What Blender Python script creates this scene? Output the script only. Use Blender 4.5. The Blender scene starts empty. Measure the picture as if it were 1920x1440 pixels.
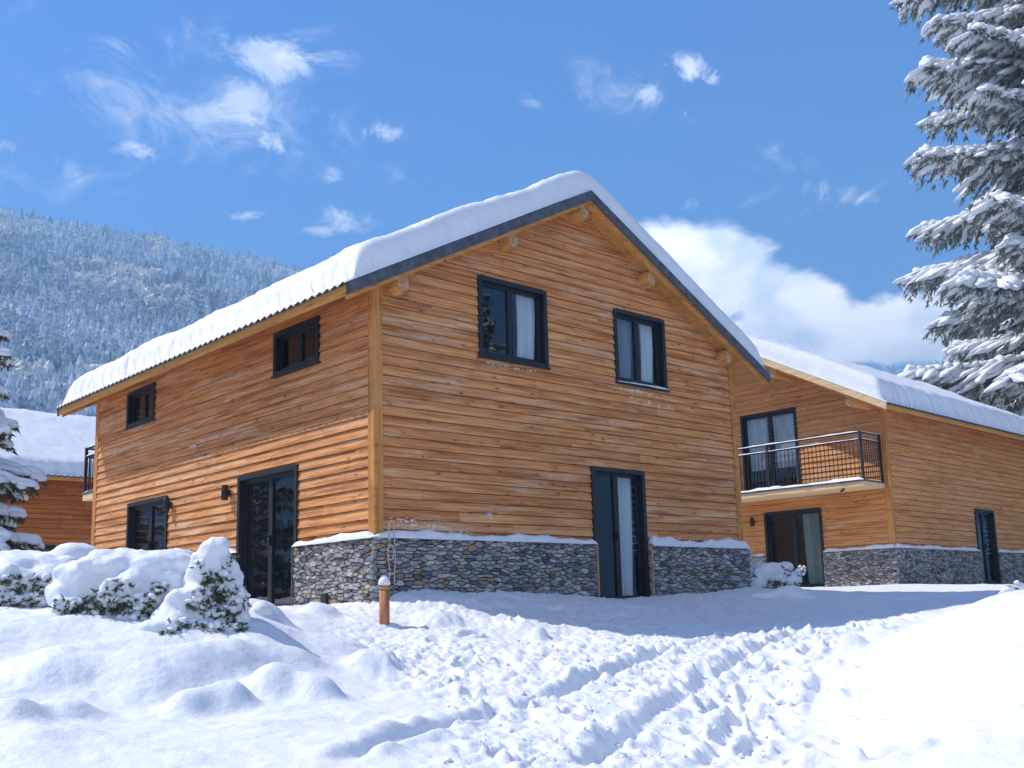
import bpy, bmesh, math, random
import numpy as np
from mathutils import Vector, Matrix
SC = bpy.context.scene
COL = SC.collection
random.seed(7)

# ------------------------------------------------------------------ camera
FPX, PPX, PPY = 1993.5, 951.2, 799.1
YAW, PITCH, ROLL = 0.73391, 0.17014, -0.02608
CAM = np.array([-8.3705, -12.0257, -0.0746])
fw = np.array([math.sin(YAW)*math.cos(PITCH), math.cos(YAW)*math.cos(PITCH), math.sin(PITCH)])
rt = np.array([math.cos(YAW), -math.sin(YAW), 0.0]); up = np.cross(rt, fw)
cR = math.cos(ROLL)*rt + math.sin(ROLL)*up
cU = -math.sin(ROLL)*rt + math.cos(ROLL)*up
cd = bpy.data.cameras.new('camera'); cam = bpy.data.objects.new('camera', cd); COL.objects.link(cam)
cam.matrix_world = Matrix(((cR[0], cU[0], -fw[0], CAM[0]), (cR[1], cU[1], -fw[1], CAM[1]), (cR[2], cU[2], -fw[2], CAM[2]), (0, 0, 0, 1)))
cd.sensor_fit = 'HORIZONTAL'; cd.sensor_width = 36; cd.lens = FPX/1920*36
cd.shift_x = (960-PPX)/1920; cd.shift_y = (PPY-720)/1920
cd.clip_start = 0.05; cd.clip_end = 20000
SC.camera = cam

# ------------------------------------------------------------------ light
TOSUN = Vector((-1.0, 1.6, 2.15)).normalized()
SUN_EL = math.asin(TOSUN.z); SUN_AZ = math.atan2(TOSUN.x, TOSUN.y)
w = bpy.data.worlds.new('World'); SC.world = w; w.use_nodes = True
nt = w.node_tree; nt.nodes.clear()
def N(nt, t, **k):
    n = nt.nodes.new(t)
    for a, b in k.items(): setattr(n, a, b)
    return n
def mth(nt, op, a, b=None, c=None):
    n = nt.nodes.new('ShaderNodeMath'); n.operation = op
    for i, s in enumerate((a, b, c)):
        if s is None: continue
        if isinstance(s, (int, float)): n.inputs[i].default_value = s
        else: nt.links.new(s, n.inputs[i])
    return n.outputs[0]
def mixc(nt, f, a, b, bt='MIX'):
    n = nt.nodes.new('ShaderNodeMix'); n.data_type = 'RGBA'; n.blend_type = bt
    for i, s in ((0, f), (6, a), (7, b)):
        if isinstance(s, (int, float)): n.inputs[i].default_value = s
        elif isinstance(s, tuple): n.inputs[i].default_value = (*s[:3], 1)
        else: nt.links.new(s, n.inputs[i])
    return n.outputs[2]
def ramp(nt, f, pts, interp='LINEAR'):
    n = nt.nodes.new('ShaderNodeValToRGB'); n.color_ramp.interpolation = interp
    e = n.color_ramp.elements
    while len(e) < len(pts): e.new(0.5)
    for q, (p, c) in zip(e, pts):
        q.position = p; q.color = (*c, 1) if isinstance(c, tuple) else (c, c, c, 1)
    nt.links.new(f, n.inputs[0]); return n.outputs[0]
def noise(nt, vec, scale, detail=4, rough=.55, dist=0.0):
    n = nt.nodes.new('ShaderNodeTexNoise'); n.inputs['Scale'].default_value = scale
    n.inputs['Detail'].default_value = detail; n.inputs['Roughness'].default_value = rough
    n.inputs['Distortion'].default_value = dist
    if vec is not None: nt.links.new(vec, n.inputs['Vector'])
    return n.outputs['Fac']
def mapping(nt, vec, sc=(1, 1, 1), loc=(0, 0, 0), rot=(0, 0, 0)):
    n = nt.nodes.new('ShaderNodeMapping'); nt.links.new(vec, n.inputs[0])
    n.inputs['Location'].default_value = loc; n.inputs['Rotation'].default_value = rot; n.inputs['Scale'].default_value = sc
    return n.outputs[0]

sky = N(nt, 'ShaderNodeTexSky'); sky.sky_type = 'NISHITA'; sky.sun_disc = False
sky.sun_elevation = SUN_EL; sky.sun_rotation = SUN_AZ; sky.altitude = 1200; sky.air_density = 1.0; sky.dust_density = 0.9; sky.ozone_density = 2.5
bg = N(nt, 'ShaderNodeBackground'); bg.inputs[1].default_value = 0.145
out = N(nt, 'ShaderNodeOutputWorld')
tc = N(nt, 'ShaderNodeTexCoord'); D = tc.outputs['Generated']
def skydir(px, py):
    v = fw + cR*((px-PPX)/FPX) + cU*((PPY-py)/FPX); return v/np.linalg.norm(v)
sep = N(nt, 'ShaderNodeSeparateXYZ'); nt.links.new(D, sep.inputs[0])
# clouds live on a plane high above: direction / (z + small)
zz = mth(nt, 'ADD', mth(nt, 'MAXIMUM', sep.outputs[2], 0.0), 0.25)
cv = N(nt, 'ShaderNodeCombineXYZ'); nt.links.new(mth(nt, 'DIVIDE', sep.outputs[0], zz), cv.inputs[0]); nt.links.new(mth(nt, 'DIVIDE', sep.outputs[1], zz), cv.inputs[1])
# a cloud bank is an elongated patch of directions: (px, py, half width, half height, tilt, gain)
CS = 1.0
def patch(px, py, rw, rh, tilt=0.0):
    rw *= CS; rh *= CS; c = skydir(px, py); a = cR*math.cos(tilt) + cU*math.sin(tilt); b = -cR*math.sin(tilt) + cU*math.cos(tilt)
    tot = None
    for ax, r in ((a, rw/FPX), (b, rh/FPX)):
        d = N(nt, 'ShaderNodeVectorMath', operation='DOT_PRODUCT'); nt.links.new(D, d.inputs[0]); d.inputs[1].default_value = tuple(ax)
        v = mth(nt, 'DIVIDE', mth(nt, 'SUBTRACT', d.outputs['Value'], float(np.dot(ax, c))), r)
        v = mth(nt, 'MULTIPLY', v, v); tot = v if tot is None else mth(nt, 'ADD', tot, v)
    return mth(nt, 'EXPONENT', mth(nt, 'MULTIPLY', tot, -1.0))
wn = noise(nt, mapping(nt, D, (7, 7, 11)), 1.0, 9, .62, 0.35)
wf = noise(nt, mapping(nt, D, (13, 13, 20), (3, 1, 2)), 1.0, 12, .70, .9)
def layer(patches, lo, hi, src, amp=0.9):
    s = None
    for q in patches:
        g = mth(nt, 'MULTIPLY', patch(*q[:5]), q[5]); s = g if s is None else mth(nt, 'MAXIMUM', s, g)
    v = mth(nt, 'ADD', s, mth(nt, 'MULTIPLY', mth(nt, 'SUBTRACT', src, 0.5), amp))
    mr = N(nt, 'ShaderNodeMapRange'); mr.interpolation_type = 'SMOOTHSTEP'; nt.links.new(v, mr.inputs[0])
    mr.inputs[1].default_value = lo; mr.inputs[2].default_value = hi
    return mth(nt, 'MULTIPLY', mr.outputs[0], ramp(nt, s, [(0.02, 0.0), (0.2, 1.0)]))
CLX = 0
big = layer([(1330, 500, 130, 110, -.5, 1.0), (1480, 570, 190, 75, -.35, 1.0), (1680, 610, 240, 62, -.1, .98), (1640, 655, 330, 34, 0, .9), (1290, 560, 90, 120, 0, .9), (1450, 640, 200, 60, 0, .9)], .34, .66, wn, 1.8)
CS = 1.12
wisp = layer([(495, 110, 85, 45, -.2, .95), (460, 180, 60, 75, .2, .75), (245, 85, 75, 42, -.3, .72), (350, 100, 25, 60, 0, .55), (625, 415, 75, 32, .05, .9),
              (715, 250, 48, 26, -.1, .8), (510, 270, 40, 32, 0, .8), (600, 210, 50, 32, -.3, .7), (620, 330, 30, 28, 0, .6), (1210, 175, 38, 28, -.4, .8), (1300, 130, 55, 28, -.5, .85),
              (1285, 212, 22, 20, -.4, .75), (1000, 195, 60, 24, -.3, .65), (250, 280, 60, 18, 0, .62), (1560, 360, 80, 36, -.3, .8), (1650, 285, 30, 16, 0, .6), (470, 402, 50, 16, .1, .62),
              (110, 310, 50, 26, -.4, .6), (125, 95, 18, 15, 0, .7), (20, 275, 30, 20, 0, .6), (95, 150, 25, 26, 0, .6), (1125, 98, 22, 14, 0, .5), (1520, 330, 60, 30, 0, .6), (860, 40, 60, 18, 0, .35), (1290, 385, 20, 18, 0, .7)], .42, 1.0, wf, 2.6)
CS = 1.0
veil = mth(nt, 'MULTIPLY', layer([(380, 180, 420, 190, -.2, .6), (1540, 330, 170, 120, 0, .5), (1180, 170, 200, 70, -.3, .5), (60, 330, 260, 60, 0, .5)], .35, 1.0, wf, 1.7), .34)
dens = mth(nt, 'MINIMUM', mth(nt, 'MAXIMUM', mth(nt, 'MAXIMUM', mth(nt, 'MULTIPLY', big, .95), mth(nt, 'MULTIPLY', wisp, .44)), veil), 1.0)
shade = ramp(nt, noise(nt, mapping(nt, D, (12, 12, 18), (5, 2, 1)), 1.0, 5, .5), [(.32, (6.5, 7.2, 8.4)), (.56, (13.5, 12.8, 12.2))])
skc = mixc(nt, 1.0, sky.outputs[0], ramp(nt, sep.outputs[2], [(.08, (.46, .72, 1.0)), (.30, (.33, .61, .98)), (.52, (.21, .50, .90))]), 'MULTIPLY')
# unseen bright clouds added low behind the viewer to lift the ambient light
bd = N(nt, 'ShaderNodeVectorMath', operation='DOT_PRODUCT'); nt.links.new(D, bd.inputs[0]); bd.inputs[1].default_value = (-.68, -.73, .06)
fill_cover = mth(nt, 'ADD', mth(nt, 'MULTIPLY', bd.outputs['Value'], .55), mth(nt, 'MULTIPLY', mth(nt, 'SUBTRACT', noise(nt, mapping(nt, D, (3, 3, 4), (8, 3, 1)), 1.0, 7, .6, .4), .5), 1.3))
cm = N(nt, 'ShaderNodeMapRange'); cm.interpolation_type = 'SMOOTHSTEP'; nt.links.new(fill_cover, cm.inputs[0]); cm.inputs[1].default_value = .18; cm.inputs[2].default_value = .5
fill_deck = mth(nt, 'MULTIPLY', cm.outputs[0], ramp(nt, bd.outputs['Value'], [(.3, 0.0), (.7, .80)]))
skc = mixc(nt, fill_deck, skc, (9.4, 9.3, 9.5))
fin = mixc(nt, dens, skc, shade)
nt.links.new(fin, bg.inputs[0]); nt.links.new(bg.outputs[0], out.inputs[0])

sd = bpy.data.lights.new('sun', 'SUN'); sd.energy = 4.15; sd.angle = math.radians(.55); sd.color = (1, .925, .81)
so = bpy.data.objects.new('sun', sd); COL.objects.link(so); so.rotation_euler = (-TOSUN).to_track_quat('-Z', 'Y').to_euler()
SC.view_settings.view_transform = 'Standard'; SC.view_settings.look = 'None'; SC.view_settings.gamma = 1
SC.view_settings.exposure = 0.90
SC.cycles.max_bounces = 8; SC.cycles.diffuse_bounces = 4; SC.cycles.transparent_max_bounces = 12; SC.cycles.volume_bounces = 0

# ------------------------------------------------------------------ helpers
def tag(o, label=None, cat=None, group=None, kind=None):
    if label: o['label'] = label
    if cat: o['category'] = cat
    if group: o['group'] = group
    if kind: o['kind'] = kind
    return o
def empty(name, loc=(0, 0, 0), rz=0.0):
    o = bpy.data.objects.new(name, None); COL.objects.link(o); o.location = loc; o.rotation_euler = (0, 0, rz); o.empty_display_size = .3; return o
class MB:
    """collects polygons with uv, links them as one mesh object"""
    def __init__(s): s.v = []; s.f = []; s.uv = []; s.n = 0; s.sm = []
    def poly(s, pts, uv=None, smooth=False):
        k = len(s.v); s.v += [tuple(map(float, p)) for p in pts]; s.f.append(list(range(k, k+len(pts))))
        s.uv += uv if uv else [(0, 0)]*len(pts); s.sm.append(smooth)
    def mesh(s, V, F, smooth=True, uv=None):
        k = len(s.v); s.v += [tuple(map(float, p)) for p in V]
        for f in F:
            s.f.append([k+i for i in f]); s.sm.append(smooth); s.uv += [(uv(V[i]) if uv else (0, 0)) for i in f]
    def box(s, a, b, T=None, bev=0.0):
        x0, y0, z0 = a; x1, y1, z1 = b
        if x0 > x1: x0, x1 = x1, x0
        if y0 > y1: y0, y1 = y1, y0
        if z0 > z1: z0, z1 = z1, z0
        V = [(x0, y0, z0), (x1, y0, z0), (x1, y1, z0), (x0, y1, z0), (x0, y0, z1), (x1, y0, z1), (x1, y1, z1), (x0, y1, z1)]
        if T: V = [T(*p) for p in V]
        s.mesh(V, [(0, 3, 2, 1), (4, 5, 6, 7), (0, 1, 5, 4), (1, 2, 6, 5), (2, 3, 7, 6), (3, 0, 4, 7)], False)
    def tube(s, pts, r, n=8, cap=True):
        pts = [Vector(p) for p in pts]; m = len(pts); R = r if isinstance(r, (list, tuple)) else [r]*m
        V = []; 
        for i, p in enumerate(pts):
            t = (pts[min(i+1, m-1)]-pts[max(i-1, 0)]).normalized()
            a = t.cross(Vector((0, 0, 1))); a = a.normalized() if a.length > .05 else Vector((1, 0, 0)); b = t.cross(a)
            for k in range(n):
                th = 2*math.pi*k/n; V.append(p+(a*math.cos(th)+b*math.sin(th))*R[i])
        F = [(i*n+k, i*n+(k+1) % n, (i+1)*n+(k+1) % n, (i+1)*n+k) for i in range(m-1) for k in range(n)]
        if cap: F += [tuple(range(n))[::-1], tuple((m-1)*n+k for k in range(n))]
        s.mesh(V, F, True)
    def build(s, name, m, parent=None):
        me = bpy.data.meshes.new(name); me.from_pydata(s.v, [], s.f)
        l = me.uv_layers.new(name='UVMap'); l.data.foreach_set('uv', np.array(s.uv, 'f').ravel())
        me.polygons.foreach_set('use_smooth', s.sm); me.materials.append(m); me.update()
        o = bpy.data.objects.new(name, me); COL.objects.link(o)
        if parent: o.parent = parent
        return o
def npmesh(name, V, F, mats, parent=None, smooth=True, mi=None):
    """V (n,3), F (m,k) uniform"""
    V = np.asarray(V, 'f'); F = np.asarray(F, 'i'); k = F.shape[1]
    me = bpy.data.meshes.new(name); me.vertices.add(len(V)); me.vertices.foreach_set('co', V.ravel())
    me.loops.add(F.size); me.loops.foreach_set('vertex_index', F.ravel())
    me.polygons.add(len(F)); me.polygons.foreach_set('loop_start', np.arange(0, F.size, k, dtype='i')); me.polygons.foreach_set('loop_total', np.full(len(F), k, 'i'))
    me.polygons.foreach_set('use_smooth', np.full(len(F), smooth))
    for m in (mats if isinstance(mats, list) else [mats]): me.materials.append(m)
    if mi is not None: me.polygons.foreach_set('material_index', np.asarray(mi, 'i'))
    me.update(calc_edges=True); me.validate()
    o = bpy.data.objects.new(name, me); COL.objects.link(o)
    if parent: o.parent = parent
    return o
RNG = np.random.default_rng(5)
_perm = RNG.permutation(4096); _val = RNG.random(4096)
def _h(i, j, s=0): return _val[_perm[(_perm[(i+s*131) % 4096] + j*7) % 4096]]
def vnoise(x, y, s=0):
    i = np.floor(x).astype(int); j = np.floor(y).astype(int); u = x-i; v = y-j
    u = u*u*u*(u*(u*6-15)+10); v = v*v*v*(v*(v*6-15)+10)
    return (_h(i, j, s)*(1-u)+_h(i+1, j, s)*u)*(1-v)+(_h(i, j+1, s)*(1-u)+_h(i+1, j+1, s)*u)*v
def fbm(x, y, o=4, s=0, g=.5):
    t = 0; a = 1; n = 0
    for k in range(o):
        t = t+a*vnoise(x*2**k+k*17.3, y*2**k-k*9.1, s+k); n += a; a *= g
    return t/n-.5
def worley(x, y, s=0):
    i = np.floor(x).astype(int); j = np.floor(y).astype(int); best = np.full(x.shape, 9.)
    for a in (-1, 0, 1):
        for b in (-1, 0, 1):
            px = i+a+_h(i+a, j+b, s); py = j+b+_h(i+a, j+b, s+5)
            best = np.minimum(best, np.hypot(px-x, py-y))
    return best
def sstep(a, b, x):
    t = np.clip((x-a)/(b-a), 0, 1); return t*t*(3-2*t)

# ------------------------------------------------------------------ materials
def mat(name):
    m = bpy.data.materials.new(name); m.use_nodes = True; t = m.node_tree; b = t.nodes['Principled BSDF']; return m, t, b
def bump(t, b, h, st, dist=.01):
    n = N(t, 'ShaderNodeBump'); n.inputs['Strength'].default_value = st; n.inputs['Distance'].default_value = dist
    t.links.new(h, n.inputs['Height']); t.links.new(n.outputs[0], b.inputs['Normal'])
def plain(name, c, rough=.6, metal=0.0, var=.12, sc=8.0):
    m, t, b = mat(name); g = N(t, 'ShaderNodeTexCoord').outputs['Object']
    n = noise(t, g, sc, 5, .6)
    t.links.new(ramp(t, n, [(.3, tuple(x*(1-var) for x in c)), (.7, tuple(min(1, x*(1+var)) for x in c))]), b.inputs['Base Color'])
    b.inputs['Roughness'].default_value = rough; b.inputs['Metallic'].default_value = metal
    bump(t, b, noise(t, g, sc*8, 4), .15, .004); return m
def snowmat(name, fine=70.0, st=.35, dist=.012, coarse=9.0):
    m, t, b = mat(name); g = N(t, 'ShaderNodeTexCoord').outputs['Object']
    n1 = noise(t, g, coarse, 5, .55)
    t.links.new(ramp(t, n1, [(.3, (.69, .72, .77)), (.7, (.77, .79, .825))]), b.inputs['Base Color'])
    b.inputs['Roughness'].default_value = .62
    b.inputs['Specular IOR Level'].default_value = .3
    h = mth(t, 'ADD', mth(t, 'MULTIPLY', noise(t, g, fine, 4, .6), .4), mth(t, 'MULTIPLY', noise(t, g, coarse*1.8, 6, .62), 1.4))
    bump(t, b, h, st, dist); return m
M = {}
M['snow'] = snowmat('fresh_snow', 90, .5, .02, 8)
M['snow_roof'] = snowmat('roof_snow', 45, .35, .03, 4)
M['snow_soft'] = snowmat('clinging_snow', 60, .4, .02, 10)
def woodmat(name, dark, mid, light, mode='uv', seg=True, rough=.7, cont=1.0, pale=.15):
    m, t, b = mat(name)
    tcn = N(t, 'ShaderNodeTexCoord')
    if mode == 'uv': v = mapping(t, tcn.outputs['UV'], (1, 1, 1))
    elif mode == 'x': v = tcn.outputs['Object']
    elif mode == 'y': v = mapping(t, tcn.outputs['Object'], (1, 1, 1), (0, 0, 0), (0, 0, math.pi/2))
    else: v = mapping(t, tcn.outputs['Object'], (1, 1, 1), (0, 0, 0), (0, math.pi/2, 0))
    g1 = noise(t, mapping(t, v, (.9, 22, 22)), 1.0, 5, .6, .8)
    g2 = noise(t, mapping(t, v, (3, 90, 90)), 1.0, 4, .6)
    g3 = noise(t, mapping(t, v, (.22, 2.2, 2.2)), 1.0, 5, .65)
    f = mth(t, 'ADD', mth(t, 'MULTIPLY', g1, .62), mth(t, 'ADD', mth(t, 'MULTIPLY', g2, .16), mth(t, 'MULTIPLY', g3, .22)))
    if seg:
        geo = N(t, 'ShaderNodeNewGeometry'); r = geo.outputs['Random Per Island']
        f = mth(t, 'ADD', f, mth(t, 'MULTIPLY', mth(t, 'SUBTRACT', r, .5), .17*cont))
    c = ramp(t, f, [(.33, dark), (.5, mid), (.68, light)])
    pn = noise(t, mapping(t, v, (.28, 5.5, 5.5), (3, 7, 1)), 1.0, 5, .62, .5)
    pn = noise(t, mapping(t, tcn.outputs['Object'], (.42, .42, 4.2), (3, 7, 1)), 1.0, 6, .66, .6)
    c = mixc(t, mth(t, 'MULTIPLY', ramp(t, pn, [(.52, 0.0), (.66, 1.0)]), pale), c, tuple(x*.6+.22 for x in light))
    sn = noise(t, mapping(t, v, (.45, 11, 11), (9, 2, 5)), 1.0, 4, .6, .4)
    sn = mth(t, 'ADD', mth(t, 'MULTIPLY', sn, .5), mth(t, 'MULTIPLY', noise(t, mapping(t, tcn.outputs['Object'], (.6, .6, 7), (1, 4, 9)), 1.0, 6, .66, .5), .5))
    c = mixc(t, mth(t, 'MULTIPLY', ramp(t, sn, [(.52, 0.0), (.62, 1.0)]), .62), c, dark)
    vo = N(t, 'ShaderNodeTexVoronoi'); vo.inputs['Scale'].default_value = 1.0; t.links.new(mapping(t, v, (2.6, 7.5, 7.5)), vo.inputs['Vector'])
    kn = ramp(t, vo.outputs['Distance'], [(.05, 1.0), (.13, 0.0)])
    halo = ramp(t, vo.outputs['Distance'], [(.05, 1.0), (.3, 0.0)])
    c = mixc(t, mth(t, 'MULTIPLY', halo, .3), c, dark)
    c = mixc(t, mth(t, 'MULTIPLY', kn, .75), c, tuple(x*.3 for x in dark))
    t.links.new(c, b.inputs['Base Color']); b.inputs['Roughness'].default_value = rough; b.inputs['Specular IOR Level'].default_value = .25
    bump(t, b, mth(t, 'ADD', mth(t, 'MULTIPLY', g1, .7), mth(t, 'ADD', mth(t, 'MULTIPLY', g2, .5), mth(t, 'MULTIPLY', kn, -.4))), .6, .006)
    return m
M['siding'] = woodmat('larch_siding', (.22, .072, .022), (.60, .250, .085), (.82, .48, .21), cont=.3, pale=.6)
M['siding_light'] = woodmat('honey_larch_siding', (.34, .13, .04), (.64, .285, .095), (.80, .43, .17), cont=.3, pale=.4)
M['siding_red'] = woodmat('reddish_larch_siding', (.24, .06, .014), (.46, .14, .03), (.58, .22, .055), cont=.7)
M['trim_z'] = woodmat('upright_larch_trim', (.28, .10, .025), (.54, .235, .065), (.66, .34, .11), 'z', False)
M['trim_x'] = woodmat('pine_trim', (.38, .16, .035), (.62, .29, .075), (.72, .38, .12), 'x', False)
M['trim_y'] = woodmat('pine_trim_long', (.38, .16, .035), (.62, .29, .075), (.72, .38, .12), 'y', False)
M['cream'] = woodmat('pale_fresh_pine', (.50, .33, .16), (.70, .50, .28), (.80, .61, .38), 'x', False)
M['cream_y'] = woodmat('pale_fresh_pine_long', (.50, .33, .16), (.70, .50, .28), (.80, .61, .38), 'y', False)
M['endgrain'] = plain('bleached_end_grain', (.46, .27, .14), .8, 0, .35, 20)
M['flash'] = plain('slate_grey_metal', (.075, .088, .105), .6, .15, .45, 9)
M['black'] = plain('anthracite_frame', (.008, .010, .014), .5, 0, .2, 4)
M['sheet'] = plain('dark_corrugated_metal', (.05, .055, .065), .5, .4, .3, 5)
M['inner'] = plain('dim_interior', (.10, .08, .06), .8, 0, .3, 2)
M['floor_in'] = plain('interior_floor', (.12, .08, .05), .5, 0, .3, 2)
M['copper'] = woodmat('reddish_bollard_wood', (.30, .10, .045), (.46, .18, .085), (.58, .27, .14), 'z', False)
M['rope'] = plain('pale_cord', (.5, .45, .38), .8)
M['vent'] = plain('black_vent', (.01, .01, .01), .8)
M['bark'] = plain('bark', (.07, .05, .035), .9, 0, .4, 9)
def stonemat():
    m, t, b = mat('rubble_stone'); geo = N(t, 'ShaderNodeNewGeometry'); r = geo.outputs['Random Per Island']
    g = N(t, 'ShaderNodeTexCoord').outputs['Object']
    base = ramp(t, r, [(0, (.12, .125, .135)), (.12, (.18, .19, .20)), (.28, (.26, .265, .275)), (.46, (.33, .33, .335)), (.62, (.36, .36, .36)), (.75, (.48, .47, .455)), (.86, (.33, .27, .20)), (.92, (.36, .24, .13)), (.96, (.52, .49, .44))], 'CONSTANT')
    n = noise(t, g, 22, 6, .65)
    c = mixc(t, .85, base, ramp(t, n, [(.3, (.55, .56, .6)), (.7, (1.3, 1.28, 1.22))]), 'MULTIPLY')
    t.links.new(c, b.inputs['Base Color']); b.inputs['Roughness'].default_value = .75
    bump(t, b, mth(t, 'ADD', noise(t, g, 60, 5, .6), mth(t, 'MULTIPLY', n, 1.5)), .8, .012); return m
M['stone'] = stonemat()
M['mortar'] = plain('dark_mortar', (.03, .032, .036), .95, 0, .3, 30)
def glassmat():
    m = bpy.data.materials.new('window_glass'); m.use_nodes = True; t = m.node_tree; t.nodes.clear()
    o = N(t, 'ShaderNodeOutputMaterial'); mx = N(t, 'ShaderNodeMixShader'); tr = N(t, 'ShaderNodeBsdfTransparent'); gl = N(t, 'ShaderNodeBsdfGlossy')
    tr.inputs[0].default_value = (.72, .77, .79, 1); gl.inputs['Roughness'].default_value = .012; gl.inputs[0].default_value = (.9, .95, 1, 1)
    ge = N(t, 'ShaderNodeNewGeometry'); dt = N(t, 'ShaderNodeVectorMath', operation='DOT_PRODUCT'); t.links.new(ge.outputs['Incoming'], dt.inputs[0]); t.links.new(ge.outputs['Normal'], dt.inputs[1])
    fs = mth(t, 'POWER', mth(t, 'SUBTRACT', 1.0, mth(t, 'ABSOLUTE', dt.outputs['Value'])), 5.0)
    t.links.new(mth(t, 'ADD', .09, mth(t, 'MULTIPLY', fs, .85)), mx.inputs[0])
    g = N(t, 'ShaderNodeTexCoord').outputs['Object']; bn = N(t, 'ShaderNodeBump'); bn.inputs['Strength'].default_value = .12; bn.inputs['Distance'].default_value = .02
    t.links.new(noise(t, g, 2.2, 2), bn.inputs['Height']); t.links.new(bn.outputs[0], gl.inputs['Normal'])
    t.links.new(tr.outputs[0], mx.inputs[1]); t.links.new(gl.outputs[0], mx.inputs[2]); t.links.new(mx.outputs[0], o.inputs[0]); return m
M['glass'] = glassmat()
def clothmat(name, c, lace=False):
    m, t, b = mat(name); b.inputs['Base Color'].default_value = (*c, 1); b.inputs['Roughness'].default_value = .9
    tcn = N(t, 'ShaderNodeTexCoord')
    if lace:
        wv = N(t, 'ShaderNodeTexWave'); wv.wave_type = 'BANDS'; wv.bands_direction = 'DIAGONAL'; wv.inputs['Scale'].default_value = 9; wv.inputs['Distortion'].default_value = .8
        t.links.new(tcn.outputs['UV'], wv.inputs['Vector'])
        t.links.new(ramp(t, wv.outputs['Fac'], [(.40, .62), (.6, 1.0)]), b.inputs['Alpha'])
    bump(t, b, noise(t, mapping(t, tcn.outputs['UV'], (40, 2, 2)), 3, 3), .4, .01)
    return m
M['curtain_white'] = clothmat('white_voile', (.85, .88, .92))
M['curtain_teal'] = clothmat('grey_green_cloth', (.30, .40, .40))
M['curtain_grey'] = clothmat('grey_cloth', (.33, .37, .42))
M['lace'] = clothmat('striped_lace', (.85, .87, .9), True)
def leafmat(name, a, bcol, sub=.1):
    m, t, b = mat(name); geo = N(t, 'ShaderNodeNewGeometry'); r = geo.outputs['Random Per Island']
    t.links.new(ramp(t, r, [(0, a), (1, bcol)]), b.inputs['Base Color']); b.inputs['Roughness'].default_value = .7; return m
M['needle'] = leafmat('spruce_needles', (.030, .042, .022), (.115, .125, .065))
M['needle_frost'] = leafmat('frosted_needles', (.07, .085, .06), (.36, .39, .37))
M['leaf'] = leafmat('shrub_leaves', (.03, .05, .02), (.13, .15, .06))

# ------------------------------------------------------------------ terrain
F2 = np.array([math.sin(YAW), math.cos(YAW)]); R2 = np.array([math.cos(YAW), -math.sin(YAW)])
def at(px, py, d):
    """point at distance d in front of the viewpoint in the direction of (px, py)"""
    return CAM + fw*d + cR*((px-PPX)/FPX*d) + cU*((PPY-py)/FPX*d)
ctrl = []
for q in [(-.1, -.1, .05), (.45, -.15, .20), (1.2, -.15, .16), (2.2, -.15, .15), (3.3, -.15, .12), (4.3, -.15, .03), (5.6, -.15, .02), (6.6, -.15, .10), (8.35, -.15, .19), (8.4, 2, .3),
          (-.15, 1.0, .06), (-.15, 2, .03), (-.15, 4, .03), (-.2, 6, .2), (-.2, 8, .3), (-.2, 10, .3), (4, 5, .0), (2, 2, 0.), (6, 2, 0.), (6, 8, 0.), (2, 8, 0.), (-2, 10, .2), (-2, 5, .1),
          (17.1, 1.6, .28), (17.0, 3.6, .22), (16.9, 6, .28), (22, 1.7, .20), (26, 1.6, .3), (12, 0, .12), (12, 5, .3), (9, -2, -.02), (14, -2, .15), (18, -2, .15), (23, -3, .1),
          (10, 20, 0), (0, 20, -.1), (-8, 18, -.1), (-20, 10, -.2), (-20, -10, -.9), (-14, -20, -1.2), (0, -25, -1.1), (15, -18, -.6), (28, -8, .2), (35, 10, .3), (20, 25, .3), (-10, 35, .2), (30, 30, .3), (-8.4, -12, -1.35), (-10, -14, -1.4)]:
    ctrl.append(q)
for px, py, d in [(-300, 1500, 6.0), (0, 1440, 6.2), (250, 1440, 6.3), (500, 1440, 6.3), (1000, 1440, 6.4), (1500, 1440, 6.0), (1900, 1440, 4.9), (2200, 1440, 4.6),
                  (0, 1370, 6.9), (180, 1390, 6.8), (500, 1360, 7.4), (760, 1340, 8.0), (1000, 1340, 8.2), (1300, 1330, 8.3), (1500, 1320, 8.3), (1650, 1330, 7.2), (1800, 1300, 6.2), (1920, 1260, 6.0), (2150, 1250, 5.6),
                  (700, 1290, 9.3), (1000, 1260, 10.0), (1350, 1250, 10.3), (1560, 1240, 9.9), (620, 1200, 11.7), (800, 1200, 12.0), (1000, 1196, 12.4), (1300, 1200, 12.3), (1560, 1186, 12.6),
                  (1000, 1150, 14.6), (1300, 1150, 15.6), (1500, 1150, 16.5), (1640, 1140, 17.5), (1640, 1112, 20.),
                  (1650, 1200, 9.6), (1760, 1160, 8.6), (1850, 1128, 8.2), (1920, 1115, 8.0), (2060, 1100, 7.8), (2300, 1110, 7.8), (1840, 1200, 7.2), (1980, 1180, 6.6),
                  (40, 1150, 10.4), (100, 1150, 10.2), (170, 1186, 9.9), (250, 1200, 9.8), (400, 1212, 9.8), (480, 1166, 10.4), (540, 1180, 10.6), (600, 1230, 10.2), (680, 1290, 9.4),
                  (90, 1235, 9.1), (250, 1245, 9.1), (420, 1255, 9.3), (480, 1290, 8.7), (560, 1320, 8.4), (250, 1335, 8.1), (400, 1345, 7.9), (130, 1310, 8.2), (0, 1260, 8.6), (-200, 1200, 9.), (-300, 1300, 8.),
                  (540, 1150, 12.6), (440, 1150, 13.2), (300, 1130, 13.5), (100, 1110, 14.), (-200, 1100, 14.)]:
    p = at(px, py, d); ctrl.append(tuple(p))
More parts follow.
